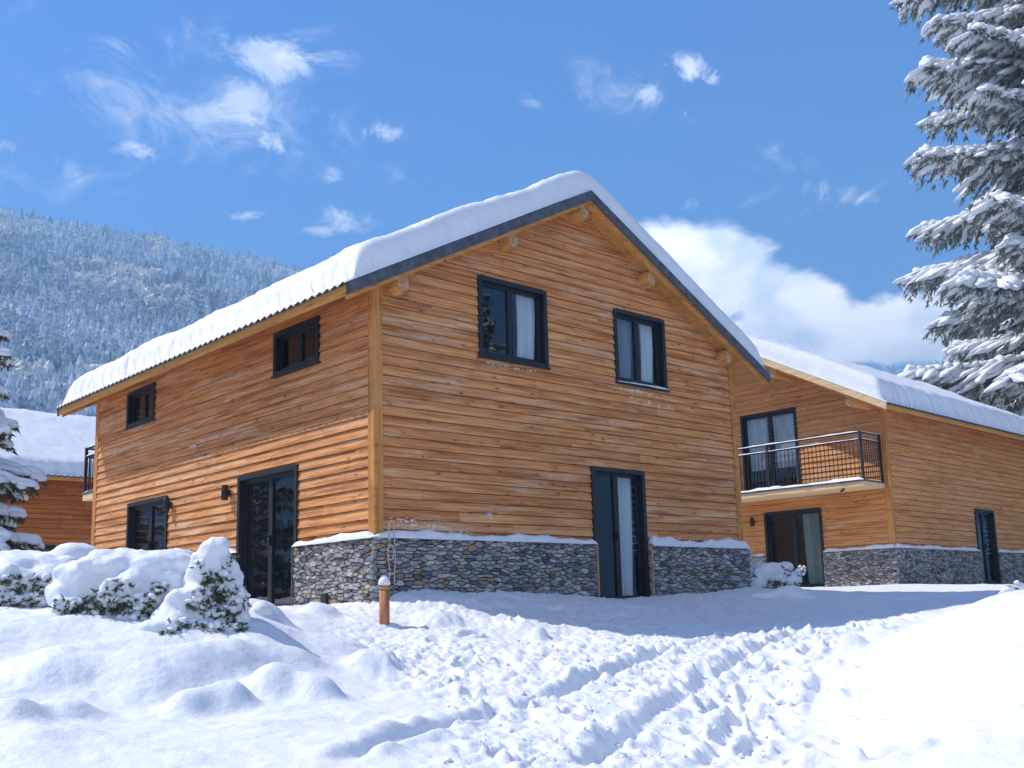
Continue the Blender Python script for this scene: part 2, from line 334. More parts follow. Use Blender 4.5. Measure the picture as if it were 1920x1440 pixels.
for px, d, z in [(1850, 10.6, -.33), (1950, 11.5, -.3), (2150, 11, -.3), (1750, 11.0, -.38), (1900, 14, -.12), (2100, 16, 0)]:
    p = at(px, 1150, d); ctrl.append((p[0], p[1], z))
ctrl = np.array(ctrl); _c2 = .35
_r = np.sqrt((ctrl[:, None, 0]-ctrl[None, :, 0])**2+(ctrl[:, None, 1]-ctrl[None, :, 1])**2+_c2)
_w = np.linalg.solve(_r+np.eye(len(ctrl))*-.02, ctrl[:, 2]+.4)
def ab(x, y):
    dx = x-CAM[0]; dy = y-CAM[1]; return dx*F2[0]+dy*F2[1], dx*R2[0]+dy*R2[1]
def base_z(x, y):
    x = np.asarray(x, float); y = np.asarray(y, float); sh = x.shape; x = x.ravel(); y = y.ravel(); z = np.zeros(len(x))
    for i in range(0, len(x), 20000):
        xx = x[i:i+20000, None]; yy = y[i:i+20000, None]
        z[i:i+20000] = np.sqrt((xx-ctrl[None, :, 0])**2+(yy-ctrl[None, :, 1])**2+_c2)@_w-.4
    r = np.hypot(x-2, y-2); k = sstep(30, 60, r)
    return (z*(1-k)+.2*k).reshape(sh)
def gnd_xy(px, py, d): p = at(px, py, d); return np.array([p[0], p[1]])
def polyd(x, y, pts):
    best = np.full(x.shape, 1e9); par = np.zeros(x.shape); acc = 0.
    for a, b in zip(pts[:-1], pts[1:]):
        e = b-a; L = np.hypot(*e); t = np.clip(((x-a[0])*e[0]+(y-a[1])*e[1])/L**2, 0, 1)
        d = (x-a[0]-t*e[0]); d2 = (y-a[1]-t*e[1]); s = np.where(e[0]*(y-a[1])-e[1]*(x-a[0]) > 0, 1, -1)
        q = np.hypot(d, d2); m = q < np.abs(best); best = np.where(m, q*s, best); par = np.where(m, acc+t*L, par); acc += L
    return best, par
RUTS = [[(600, 1440, 6.3), (820, 1370, 7.6), (1020, 1310, 8.8), (1240, 1225, 11.2), (1380, 1190, 12.6)],
        [(1080, 1440, 6.3), (1180, 1365, 7.6), (1290, 1290, 9.1), (1420, 1215, 11.6), (1560, 1190, 12.6)],
        [(1310, 1450, 6.2), (1370, 1370, 7.4), (1395, 1290, 9.0)],
        [(1500, 1345, 7.9), (1560, 1300, 8.6), (1500, 1250, 9.9)]]
RUTS = [[gnd_xy(*q) for q in r] for r in RUTS]
BUMPS = [(350, 1325, 8.1, .17, .12), (425, 1305, 8.3, .19, .15), (520, 1275, 8.9, .24, .15), (600, 1292, 8.8, .18, .12), (700, 1240, 10.2, .24, .13), (300, 1262, 8.9, .42, .16), (410, 1242, 9.4, .34, .14), (120, 1262, 8.8, .4, .12), (640, 1225, 10.8, .3, .06),
         (1010, 1190, 12.3, .11, .11), (1600, 1255, 9.2, .13, .12), (1645, 1247, 9.3, .10, .06), (490, 1140, 11.6, .3, .16), (480, 1205, 9.8, .26, .05), (600, 1120, 13.0, .22, .10),
         (20, 1345, 7.2, .22, .12), (820, 1160, 13., .3, .1), (980, 1175, 13.0, .3, .05), (120, 1330, 7.6, .25, .09), (560, 1235, 9.9, .2, .06)]
BUMPS = [(*gnd_xy(a, b, c), s, h) for a, b, c, s, h in BUMPS]
_rp = random.Random(21); PITS = []
while len(PITS) < 95:
    a_ = _rp.uniform(5.6, 13.5); lo_ = np.interp(a_, [5, 7.5, 9, 12, 14], [-.5, -.3, -.7, -1.9, -2.2]); hi_ = np.interp(a_, [5, 7.5, 9, 12, 14], [1.9, 2.4, 2.9, 4.2, 5.2]); b_ = _rp.uniform(lo_, hi_)
    if _rp.random() < .45: b_ = _rp.uniform(hi_-1.2, hi_)
    PITS.append((CAM[0]+a_*F2[0]+b_*R2[0], CAM[1]+a_*F2[1]+b_*R2[1], _rp.uniform(0, 3.14) if _rp.random() < .4 else .9+_rp.uniform(-.4, .4), _rp.uniform(.8, 1.25), _rp.uniform(.04, .10)))
def churn_mask(x, y):
    a, b = ab(x, y)
    lo = np.interp(a, [3, 6, 7.5, 9, 10, 12, 14, 16], [-.9, -.8, -.75, -1.0, -1.4, -2.4, -2.7, -2.0])
    hi = np.interp(a, [3, 6, 7.5, 9, 10, 12, 14, 16, 30], [1.5, 1.75, 2.1, 2.6, 3.2, 4.2, 5.5, 7.5, 16])
    n = .35*fbm(x*1.3, y*1.3, 3, 11)
    return sstep(0, .7, b-lo+n)*sstep(0, .55, hi-b+n)*(1-sstep(16, 22, a))
def ground_z(x, y, detail=True):
    z = base_z(x, y)
    if not detail: return z
    a, b = ab(x, y)
    near = 1-sstep(20, 40, np.hypot(a, b))
    z = z+near*(.06*fbm(x*.55, y*.55, 3, 1)+.045*fbm(x*1.7, y*1.7, 3, 2))
    for bx, by, s, h in BUMPS:
        r2 = ((x-bx)**2+(y-by)**2)/s**2; z = z+1.35*h*np.exp(-r2**1.5)
    c = churn_mask(x, y)
    wx = x+.12*fbm(x*4, y*4, 2, 21); wy = y+.12*fbm(x*4, y*4, 2, 27)
    w1 = worley(wx*3.6, wy*3.1, 3); w2 = worley(wx*7.5, wy*7.5, 8); w3 = worley(wx*15, wy*15, 12)
    zone = .55+.9*np.clip(fbm(x*.7, y*.7, 2, 41)+.5, 0, 1)
    rg_ = lambda f, q: .5-np.abs(fbm(x*f, y*f, 3, q))*3.2
    lump = .035*(.3-w1**2)+.050*(.28-w2**2)+.040*(.28-w3**2)+.06*fbm(x*2.4, y*2.4, 3, 31)+.02*rg_(5.1, 37)+.10*fbm(x*9, y*9, 6, 39, .7)+.022*(.3-worley(wx*27, wy*27, 16)**2)
    sh = 1-.3*sstep(11.5, 13, a)                       # calmer snow in the lee of the house
    z = z+c*lump*zone*sh
    amp = .10*c+.01*(1-c)
    ridg = 0
    for k, R in enumerate(RUTS):
        d, s = polyd(x, y, R); L = sum(np.hypot(*(q-p)) for p, q in zip(R[:-1], R[1:])); e = sstep(0, .5, s)*sstep(0, .5, L-s)
        dd = d+.05*fbm(x*3, y*3, 2, 50+k); wdt = (.10, .10, .08, .08)[k]; dep = (.075, .085, .06, .05)[k]
        g = np.exp(-(dd/wdt)**4); bank = np.exp(-((np.abs(dd)-wdt*1.9)/(wdt*.8))**2)*(.1+1.6*vnoise(x*5, y*5, 60+k)**2+.5*vnoise(x*13, y*13, 80+k))
        z = z*(1)-dep*e*g+dep*.38*e*bank-g*e*c*lump*zone*sh*.75
    for px_, py_, th_, sc_, dp_ in PITS:               # boot holes with pushed-up rims
        m_ = (np.abs(x-px_) < .5) & (np.abs(y-py_) < .5)
        if not m_.any(): continue
        X_ = x[m_]-px_; Y_ = y[m_]-py_; ct, st_ = math.cos(th_), math.sin(th_); u_ = (X_*ct+Y_*st_)/(.15*sc_); v_ = (-X_*st_+Y_*ct)/(.075*sc_)
        q_ = np.sqrt(u_**2+v_**2)+.35*fbm(x[m_]*7, y[m_]*7, 2, 91); z[m_] = z[m_]-dp_*np.exp(-np.clip(q_, 0, 9)**4)+dp_*.45*np.exp(-((q_-1.45)/.4)**2)*vnoise(x[m_]*11, y[m_]*11, 93)*1.6
    # untouched snow: wind ripples
    z = z+near*(1-c)*(.022*fbm(x*5+y*2, y*6-x, 5, 70, .6)+.07*np.maximum(0, fbm(x*2.2, y*2.2, 2, 75))-.10*np.maximum(0, fbm(x*1.5+9, y*1.5, 3, 77)-.02)+.012*fbm(x*14, y*14, 3, 79))
    return z
def axis(segs):
    out = [segs[0][0]]
    for a, b, st in segs:
        n = max(1, int(round((b-a)/st))); out += list(np.linspace(a, b, n+1)[1:])
    return np.array(out)
A = np.concatenate([-np.geomspace(6000, 6, 26), axis([(-3, 5, .5), (5, 9, .022), (9, 13, .028), (13, 20, .06), (20, 40, .5)]), np.geomspace(44, 9000, 30)])
B = np.concatenate([-np.geomspace(6000, 14, 26), axis([(-12, -6.5, .3), (-6.5, 7.5, .025), (7.5, 12, .08), (12, 30, .5)]), np.geomspace(34, 6000, 26)])
ga, gb = np.meshgrid(A, B, indexing='ij')
gx = CAM[0]+ga*F2[0]+gb*R2[0]; gy = CAM[1]+ga*F2[1]+gb*R2[1]
gz = ground_z(gx, gy)
n0, n1 = ga.shape; idx = np.arange(n0*n1).reshape(n0, n1)
quads = np.stack([idx[:-1, :-1], idx[1:, :-1], idx[1:, 1:], idx[:-1, 1:]], -1).reshape(-1, 4)[:, ::-1]
ground = npmesh('ground', np.stack([gx, gy, gz], -1).reshape(-1, 3), quads, M['snow'])
tag(ground, 'deep trodden snow with ruts and rounded drifts', None, None, 'structure')
def hit(px, py, d0=5.0):
    """where the sight line through (px, py) meets the snow"""
    ds = np.arange(d0, 45, .04); P = CAM+np.outer(ds, fw+cR*((px-PPX)/FPX)+cU*((PPY-py)/FPX)); g = ground_z(P[:, 0], P[:, 1]); k = np.argmax(P[:, 2] < g); return float(ds[k])
def gz1(x, y): return float(ground_z(np.array([float(x)]), np.array([float(y)]))[0])

# ------------------------------------------------------------------ chalets
BH = 0.145
class House:
    def __init__(s, name, label, loc, rz, W, L, ez, sid, og=.38, ogL=.38):
        s.o = empty(name, loc, rz); tag(s.o, label, 'chalet')
        s.W, s.L, s.ez, s.ov = W, L, ez, .67; s.sl = .5217; s.sid = sid; s.og, s.ogL = og, ogL; s.t = .145
        s.ops = {'x0': [], 'xW': [], 'y0': [], 'yL': []}
    def T(s, face):
        W, L = s.W, s.L
        return {'x0': lambda u, z, o: (-o, u, z), 'xW': lambda u, z, o: (W+o, u, z), 'y0': lambda u, z, o: (u, -o, z), 'yL': lambda u, z, o: (u, L+o, z)}[face]
    def w(s, p): return s.o.matrix_basis @ Vector(p) if False else Matrix.Translation(s.o.location) @ Matrix.Rotation(s.o.rotation_euler[2], 4, 'Z') @ Vector(p)
    def under(s, x): return s.ez+(min(x, s.W-x)+s.ov)*s.sl
    def walls(s, zs=.95):
        for face in ('x0', 'xW', 'y0', 'yL'):
            T = s.T(face); gable = face[0] == 'y'; wd = s.W if gable else s.L
            ops = s.ops[face]; mb = MB(); st = MB(); mo = MB()
            top = s.under(s.W/2)+.05 if gable else s.ez+s.ov*s.sl+.02
            z = zs-.05; k = 0
            while z < top:
                z1 = min(z+BH, top); cuts = sorted({z+.006, z1, *[c for o in ops for c in (o['z0'], o['z1']) if z+.006 < c < z1]})
                joints = [random.uniform(0, 4.5)]
                while joints[-1] < wd: joints.append(joints[-1]+random.uniform(2.6, 5.2))
                uo = random.uniform(0, 90); prd = random.uniform(-.002, .003)
                for a, b in zip(cuts[:-1], cuts[1:]):
                    if b-a < .004: continue
                    iv = [(0., wd)]
                    if gable:
                        def xr(zz):
                            c = (zz-s.ez)/s.sl-s.ov; return max(0., c), min(wd, wd-c)
                        l0, r0 = xr(a); 
                        if r0-l0 < .05: continue
                        iv = [(l0, r0)]
                    for o in ops:
                        if o['z0'] < (a+b)/2 < o['z1']:
                            iv = [q for (x, y) in iv for q in ((x, min(y, o['u0'])), (max(x, o['u1']), y)) if q[1]-q[0] > .005]
                    segs = []
                    for (x, y) in iv:
                        js = [j for j in joints if x+.03 < j < y-.03]; pts = [x]+js+[y]; segs += list(zip(pts[:-1], pts[1:]))
                    def oo(zz): return .036+prd-.029*(zz-z)/BH
                    for (x, y) in segs:
                        x += .0015; y -= .0015; r_ = random.uniform(0, 60); dz = random.uniform(-.0025, .0025)
                        k1 = len(mb.v)
                        nn = 1
                        P = [T(x, a, oo(a)), T(y, a, oo(a)), T(y, b, oo(b)), T(x, b, oo(b)), T(x, a, 0.0), T(y, a, 0.0)]
                        U = [(x+r_, a+uo), (y+r_, a+uo), (y+r_, b+uo), (x+r_, b+uo), (x+r_, a-.02+uo), (y+r_, a-.02+uo)]
                        mb.v += [tuple(map(float, p)) for p in P]; mb.f += [[k1, k1+1, k1+2, k1+3], [k1+4, k1+5, k1+1, k1]]; mb.sm += [False, False]
                        mb.uv += [U[0], U[1], U[2], U[3], U[4], U[5], U[1], U[0]]
                z = z1; k += 1
            mb.build('siding', s.sid, s.o)
            # rubble stone base
            for (u0, u1) in s._free(ops, wd, .05, .9):
                e0 = u0 if u0 > 0 else -.10; e1 = u1 if u1 < wd else wd+.10
                mo.box((e0+.006, -.6, .001), (e1-.006, zs-.035, .075), lambda a, b, c: T(a, b, c))
                s._rubble(st, T, e0, e1, -.42, zs-.03, face)
                mo.build('mortar_core', M['mortar'], s.o); st.build('stone_base', M['stone'], s.o); mo = MB(); st = MB()
        # corner posts
        for (cx, cy, sx, sy) in ((0, 0, -1, -1), (s.W, 0, 1, -1), (0, s.L, -1, 1), (s.W, s.L, 1, 1)):
            p = MB(); t = .042; wl = .11
            x0, x1 = cx-sx*wl, cx+sx*t; y0, y1 = cy-sy*wl, cy+sy*t
            zt = s.under(cx)-.012
            p.box((x0, cy+sy*.001, zs-.06), (x1, y1, zt)); p.box((cx+sx*.001, y0, zs-.06), (x1-sx*.003, cy+sy*.0, zt))
            p.build('corner_post', M['trim_z'], s.o)
    def _free(s, ops, wd, za, zb):
        iv = [(0., wd)]
        for o in ops:
            if o['z0'] < .5:
                iv = [q for (x, y) in iv for q in ((x, min(y, o['u0']-.0)), (max(x, o['u1']+.0), y)) if q[1]-q[0] > .05]
        return iv
    def _rubble(s, st, T, e0, e1, z0, z1, face):
        du, dz = .155, .047; nu = int((e1-e0)/du)+2; nz = int((z1-z0)/dz)+2; S = {}
        for i in range(-1, nu+1):
            for j in range(-1, nz+1):
                if random.random() < .10: continue
                S[(i, j)] = (e0+(i+.5+.5*(j % 2)+random.uniform(-.42, .42))*du, z0+(j+.5+random.uniform(-.40, .40))*dz, random.uniform(-.012, .012))
        k = .44                                          # cells lie flat: distances along the wall count less
        for (i, j), (u, z, wt) in S.items():
            P = [(e0+.002, z0), (e1-.002, z0), (e1-.002, z1), (e0+.002, z1)]
            for a in range(-3, 4):
                for b in range(-4, 5):
                    q = S.get((i+a, j+b))
                    if not q or (a == 0 and b == 0): continue
                    nx, nz_ = (q[0]-u)*k*k, (q[1]-z); l = math.hypot(nx, nz_); mx, mz = (u+q[0])/2, (z+q[1])/2; c = (nx*mx+nz_*mz)/l-.0052+(wt-q[2])*.3
                    R_ = []
                    for m_ in range(len(P)):
                        p, p2 = P[m_], P[(m_+1) % len(P)]; d1 = (nx*p[0]+nz_*p[1])/l-c; d2 = (nx*p2[0]+nz_*p2[1])/l-c
                        if d1 <= 0: R_.append(p)
                        if d1*d2 < 0: t = d1/(d1-d2); R_.append((p[0]+(p2[0]-p[0])*t, p[1]+(p2[1]-p[1])*t))
                    P = R_
                    if len(P) < 3: break
                if len(P) < 3: break
            if len(P) < 3: continue
            Q = []                                        # soften corners
            for m_ in range(len(P)):
                p, p2 = P[m_], P[(m_+1) % len(P)]; Q += [(p[0]*.93+p2[0]*.07, p[1]*.93+p2[1]*.07), (p[0]*.07+p2[0]*.93, p[1]*.07+p2[1]*.93)]
            n = len(Q); cu = sum(q[0] for q in Q)/n; cz = sum(q[1] for q in Q)/n
            if max(q[0] for q in Q)-min(q[0] for q in Q) < .02: continue
            d = random.uniform(.090, .125); tl, tl2 = random.uniform(-.10, .10), random.uniform(-.12, .12); V = []
            for kk, o in ((1.0, .05), (1.0, d-.016), (.95, d-.004), (.91, d)):
                for a, b in Q: V.append(T(cu+(a-cu)*kk, cz+(b-cz)*kk, o+(tl*(a-cu)+tl2*(b-cz) if o > .06 else 0)))
            F = [(r_*n+c_, r_*n+(c_+1) % n, (r_+1)*n+(c_+1) % n, (r_+1)*n+c_) for r_ in range(3) for c_ in range(n)]+[tuple(3*n+c_ for c_ in range(n))]
            st.mesh(V, F, False)
    def roof(s):
        W, L, ov, ez, sl, t = s.W, s.L, s.ov, s.ez, s.sl, s.t; y0, y1 = -s.og, L+s.ogL; xm = W/2; rz = s.under(xm)
        for sg, xe in ((1, -ov), (-1, W+ov)):
            m = MB()                                     # soffit boards / deck
            P = lambda x, y, dz: (x, y, s.under(x)+dz)
            m.poly([P(xe, y0, 0), P(xm, y0, 0), P(xm, y1, 0), P(xe, y1, 0)]); m.poly([P(xe, y0, .02), P(xm, y0, .02), P(xm, y1, .02), P(xe, y1, .02)])
            m.build('soffit', M['trim_y'] if True else None, s.o)
            m = MB(); a = xe                              # fascia plank under the eave
            m.box((a, y0+.03, ez-.005), (a-sg*.035, y1-.03, ez+s.t-.006)); m.build('eave_fascia', M['trim_y'], s.o)
            # corrugated sheet: waves run down the slope, seen at the eave edge
            ny = int((y1-y0-.02)/.19)*8; ys = np.linspace(y0+.01, y1-.01, ny+1); wv = .022*np.cos(np.arange(ny+1)*2*math.pi/8)
            xs = [xe-sg*.11, xm]; V = []; 
            for x in xs:
                zz = s.ez+(min(x, W-x)+ov)*sl+t+.03
                V.append(np.stack([np.full(ny+1, x), ys, zz+wv], -1))
            for x in xs[::-1]:
                zz = s.ez+(min(x, W-x)+ov)*sl+t+.012
                V.append(np.stack([np.full(ny+1, x), ys, zz+wv], -1))
            V = np.concatenate(V); n = ny+1; i = np.arange(ny)
            F = np.concatenate([np.stack([a*n+i, a*n+i+1, b*n+i+1, b*n+i], -1) for a, b in ((0, 1), (1, 2), (2, 3), (3, 0))])
            npmesh('corrugated_sheet', V, F, M['sheet'], s.o, True)
        for ye, sg in ((y0, -1), (y1, 1)):
            for side in (0, 1):
                m = MB(); xa, xb = ((-ov-.05, xm) if side == 0 else (W+ov+.05, xm)); za, zb = s.under(xa), s.under(xb)
                for (b0, b1, o0, o1) in ((-.010, t+.02, 0.0, .03),):
                    Q = []
                    for o in (o0, o1):
                        Q += [(xa, ye+sg*o, za+b0), (xb, ye+sg*o, zb+b0), (xb, ye+sg*o, zb+b1), (xa, ye+sg*o, za+b1)]
                    m.mesh(Q, [(0, 1, 2, 3), (4, 5, 6, 7), (0, 1, 5, 4), (1, 2, 6, 5), (2, 3, 7, 6), (3, 0, 4, 7)], False)
                m.build('verge_flashing', s.vm, s.o)
                # inner rafter board
                m = MB(); xa, xb = ((-ov+.02, xm) if side == 0 else (W+ov-.02, xm)); Q = []
                for o in (.06, .13):
                    for x, dz in ((xa, -.005), (xb, -.005), (xb, -.07), (xa, -.07)): Q.append((x, ye-sg*o, s.under(x)+dz))
                m.mesh(Q, [(0, 1, 2, 3), (4, 5, 6, 7), (0, 1, 5, 4), (1, 2, 6, 5), (2, 3, 7, 6), (3, 0, 4, 7)], False)
                m.build('rafter', M['trim_x'], s.o)
            for x in (.34, W*.30, xm, W*.70, W-.34):
                m = MB(); e = MB(); zc = s.under(x)-.15; r = .155; yi = (0 if sg < 0 else L)-sg*.02; yo = ye-sg*.15
                n = 12; prof = [(math.cos(a)*r*.8, math.sin(a)*r*1.0) for a in np.linspace(0, 2*math.pi, n, endpoint=False)]
                V = []
                for y, k in ((yi, 1), (yo-sg*.04, 1), (yo, .88)):
                    for a, b in prof: V.append((x+a*k, y+(sg*.0), zc+b*k))
                m.mesh(V, [(i*n+j, i*n+(j+1) % n, (i+1)*n+(j+1) % n, (i+1)*n+j) for i in range(2) for j in range(n)], True)
                q = m.build('purlin', M['trim_y'], s.o)
                e.mesh([(x+a*.86, yo+sg*.003, zc+b*.86) for a, b in prof], [tuple(range(n))], False); e.build('end_grain', M['endgrain'], q)
    def opening(s, face, u0, u1, z0, z1, kind, curtains=(), sill=False):
        s.ops[face].append(dict(u0=u0, u1=u1, z0=z0, z1=z1)); T = s.T(face); m = MB(); c = .062; door = kind != 'window'
        dp = -.13; fo = .052
        B = lambda a, b, z_, y_, o0, o1, M_=m: M_.box((a, z_, o0), (b, y_, o1), lambda p, q, r: T(p, q, r))
        B(u0-.012, u0+c, z0, z1, dp, fo); B(u1-c, u1+.012, z0, z1, dp, fo); B(u0+c, u1-c, z1-c, z1+.012, dp, fo); B(u0+c, u1-c, z0, z0+(.04 if door else c), dp, fo-.005)
        um = (u0+u1)/2; f = .055
        fr = m.build(kind, M['black'], s.o)
        for a, b in ((u0+c, um), (um, u1-c)):
            q = MB(); za, zb = z0+(.04 if door else c), z1-c
            for bx in ((a, a+f, za, zb), (b-f, b, za, zb), (a+f, b-f, zb-f, zb), (a+f, b-f, za, za+f)):
                B(bx[0], bx[1], bx[2], bx[3], -.10, -.04+(.002 if a > u0+c else 0), q)
            sash = q.build('sash', M['black'], fr)
            g = MB(); g.poly([T(a+f-.01, za+f-.01, -.07), T(b-f+.01, za+f-.01, -.07), T(b-f+.01, zb-f+.01, -.07), T(a+f-.01, zb-f+.01, -.07)], [(0, 0), (1, 0), (1, 1), (0, 1)])
            g.build('pane', M['glass'], fr)
        if door:
            h = MB(); B(um-.035, um-.015, z0+1.0, z0+1.16, -.04, .0, h); h.build('handle', M['black'], fr)
        if not door:
            h = MB(); B(u0-.03, u1+.03, z0-.028, z0-.001, -.05, .075, h); h.build('sill', M['black'], fr)
        return fr
    def curtain(s, face, a, b, z0, z1, m, label, off=-.17, amp=.03, waves=7, group=None):
        T = s.T(face); nu = 60; q = []; F = []
        for j in range(9):
            for i in range(nu+1):
                u = i/nu; v = j/8
                o = off+amp*math.sin(u*waves*2*math.pi+.6*math.sin(v*3))+.012*math.sin(u*31+v*2)
                q.append(tuple(s.w(T(a+(b-a)*u+.02*math.sin(v*2.5+u*5), z0+(z1-z0)*v, o))))
        F = [(j*(nu+1)+i, j*(nu+1)+i+1, (j+1)*(nu+1)+i+1, (j+1)*(nu+1)+i) for j in range(8) for i in range(nu)]
        mb = MB(); mb.v = q; mb.f = [list(f) for f in F]; mb.sm = [True]*len(F)
        mb.uv = [((k % (nu+1))/nu, (k//(nu+1))/8) for f in F for k in f]
        o = mb.build('curtain', m); tag(o, label, 'curtain', group); return o
    def lamp(s, face, u, z):
        T = s.T(face); m = MB(); n = 16; V = []
        for zz, r in ((z-.125, .052), (z-.12, .056), (z+.12, .056), (z+.125, .052)):
            for k in range(n):
                a = 2*math.pi*k/n; V.append(T(u+math.cos(a)*r, zz, .115+math.sin(a)*r))
        m.mesh(V, [(i*n+k, i*n+(k+1) % n, (i+1)*n+(k+1) % n, (i+1)*n+k) for i in range(3) for k in range(n)]+[tuple(range(n)), tuple(3*n+k for k in range(n))], True)
        m.box((u-.03, z-.05, .0), (u+.03, z+.05, .075), lambda a, b, c: T(a, b, c))
        return m.build('wall_lamp', M['black'], s.o)
    def interior(s):
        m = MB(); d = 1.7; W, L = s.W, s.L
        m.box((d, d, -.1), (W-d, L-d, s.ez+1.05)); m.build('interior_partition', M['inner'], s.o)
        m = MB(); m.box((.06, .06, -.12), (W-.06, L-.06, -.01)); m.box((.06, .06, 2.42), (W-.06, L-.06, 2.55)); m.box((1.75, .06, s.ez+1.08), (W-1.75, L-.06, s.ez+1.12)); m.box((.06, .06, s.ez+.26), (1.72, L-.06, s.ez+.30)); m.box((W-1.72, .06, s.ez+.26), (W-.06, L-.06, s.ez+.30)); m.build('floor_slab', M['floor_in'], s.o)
    def balcony(s, face, u0, u1, dep, zf, zr):
        T = s.T(face); m = MB(); B = lambda a, b, z_, y_, o0, o1, M_: M_.box((a, z_, o0), (b, y_, o1), lambda p, q, r: T(p, q, r))
        B(u0, u1, zf-.16, zf-.04, .03, dep, m); root = m.build('balcony', M['cream'], s.o)
        m = MB(); B(u0-.01, u1+.01, zf-.04, zf, .03, dep+.03, m); m.build('deck_edge', M['flash'], root)
        for (u, o) in ((u0+.03, dep-.04), (u1-.03, dep-.04), (u0+.03, .08), (u1-.03, .08), ((u0+u1)/2, dep-.04)):
            m = MB(); B(u-.028, u+.028, zf, zr, o-.028, o+.028, m); m.build('post', M['black'], root)
        for z in (zr-.015, zr-.20, zf+.07):
            h = .03 if z > zf+.5 else .02
            m = MB(); B(u0+.06, u1-.06, z-h, z, dep-.055, dep-.025, m)
            B(u0+.015, u0+.045, z-h, z, .11, dep-.07, m); B(u1-.045, u1-.015, z-h, z, .11, dep-.07, m); m.build('rail', M['black'], root)
        bm = MB(); bm.box((-.007, -.007, 0), (.007, .007, zr-.23-zf-.07)); b0 = None
        pts = []
        n = int((u1-u0)/.115)
        for i in range(1, n): pts.append((u0+(u1-u0)*i/n, dep-.04))
        k = int(dep/.105)
        for i in range(1, k): pts += [(u0+.03, dep*i/k), (u1-.03, dep*i/k)]
        for (u, o) in pts[:98]:
            if b0 is None: b = b0 = bm.build('baluster', M['black'], root)
            else: b = b0.copy(); COL.objects.link(b); b.parent = root
            b.location = T(u, zf+.07, o)
        # snow lying on the deck edge and the rails
        s.strip([s.w(T(u0, zf, dep-.10)), s.w(T(u1, zf, dep-.10))], .13, .075, 'balcony_snow', 'thin bank of snow along the open edge of the %s' % s.bl)
        r = []
        for z, hh in ((zr-.015, .028), (zr-.20, .022)):
            r.append((s.w(T(u0+.06, z, dep-.04)), s.w(T(u1-.06, z, dep-.04)), hh)); r.append((s.w(T(u0+.03, z, .1)), s.w(T(u0+.03, z, dep-.07)), hh))
        mb = MB()
        for a, b, hh in r: snow_strip(mb, [a, b], .03, hh)
        o = mb.build('rail_snow', M['snow_soft']); tag(o, 'thin lines of snow on the rails of the %s' % s.bl, 'snow', None, 'stuff')
    def strip(s, pts, w_, h, name, label):
        mb = MB(); snow_strip(mb, pts, w_, h); o = mb.build(name, M['snow_soft']); tag(o, label, 'snow', None, 'stuff'); return o
    def snow(s, T0, label, xr0=.10, seed=0, flute=True, dx=.07):
        """snow blanket on the roof"""
        W, L, ov = s.W, s.L, s.ov; y0, y1 = -s.og-.02, L+s.ogL+.02
        xa, xb = -ov-.09, W+ov+.09
        edge = [0, .005, .015, .03, .05, .08, .12, .17, .23, .3, .38]
        xs = np.array([xa+e for e in edge]+list(np.arange(xa+.45, xb-.45, dx))+[xb-e for e in edge[::-1]])
        ys = np.array([y0+e for e in edge]+list(np.arange(y0+.45, y1-.45, dx*.8))+[y1-e for e in edge[::-1]])
        X, Y = np.meshgrid(xs, ys, indexing='ij')
        dx_ = np.minimum(X-xa, xb-X); dy_ = np.minimum(Y-y0, y1-Y)
        n = fbm(X*.7+seed, Y*.7, 3, 3+seed); nf = fbm(X*5, Y*5, 4, 9+seed)
        # eave edge: fluted by the corrugations and set back a little, a thin skin reaching the sheet's end
        fl = (.5+.5*np.cos(Y*2*math.pi/.38+6*fbm(Y*1.5, Y*0, 3, 5)))*(.3+1.0*vnoise(Y*.8, Y*0, 8)) if flute else 0
        set_ = .12+.07*fl+.10*fbm(Y*3, X*3, 3, 17)
        e1 = np.clip((dx_-set_)/.34, 0, 1); e2 = np.clip((dy_-.01-.03*(n+.5))/.26, 0, 1)
        f = lambda e: np.sqrt(1-(1-e)**3.2)
        h = T0*f(e1)*f(e2)*(1+.32*n)+.05*nf*np.minimum(e1, e2)+(.16*fbm(X*9, Y*6, 4, 33+seed)*np.clip(1-e1, 0, 1)*(e1 > 0)*flute)+.015*nf
        h = h+.035*np.minimum(1, dy_/.03)*np.minimum(1, dx_/.02)
        rz_ = s.ez+(W/2+ov)*s.sl; d = np.abs(X-W/2); soft = rz_-s.sl*(np.sqrt(d**2+.30**2))+.0
        base = s.ez+(np.minimum(X, W-X)+ov)*s.sl+s.t+.03
        top = np.minimum(base, soft+s.t+.03+.03)+np.maximum(h, .0)
        V = np.stack([X, Y, top], -1).reshape(-1, 3); a, b = X.shape; ix = np.arange(a*b).reshape(a, b)
        F = np.stack([ix[:-1, :-1], ix[1:, :-1], ix[1:, 1:], ix[:-1, 1:]], -1).reshape(-1, 4)
        Vb = np.stack([X, Y, base-.0], -1).reshape(-1, 3)
        per = np.concatenate([ix[0, :], ix[1:, -1], ix[-1, -2::-1], ix[-2:0:-1, 0]]); p2 = np.roll(per, -1)
        F2_ = np.stack([per, p2, p2+a*b, per+a*b], -1)
        V = np.concatenate([V, Vb]); Rm = np.array(Matrix.Rotation(s.o.rotation_euler[2], 3, 'Z')); V = V@Rm.T+np.array(s.o.location)
        o = npmesh('roof_snow', V, np.concatenate([F, F2_]), M['snow_roof'], None, True); tag(o, label, 'snow', None, 'stuff'); return o
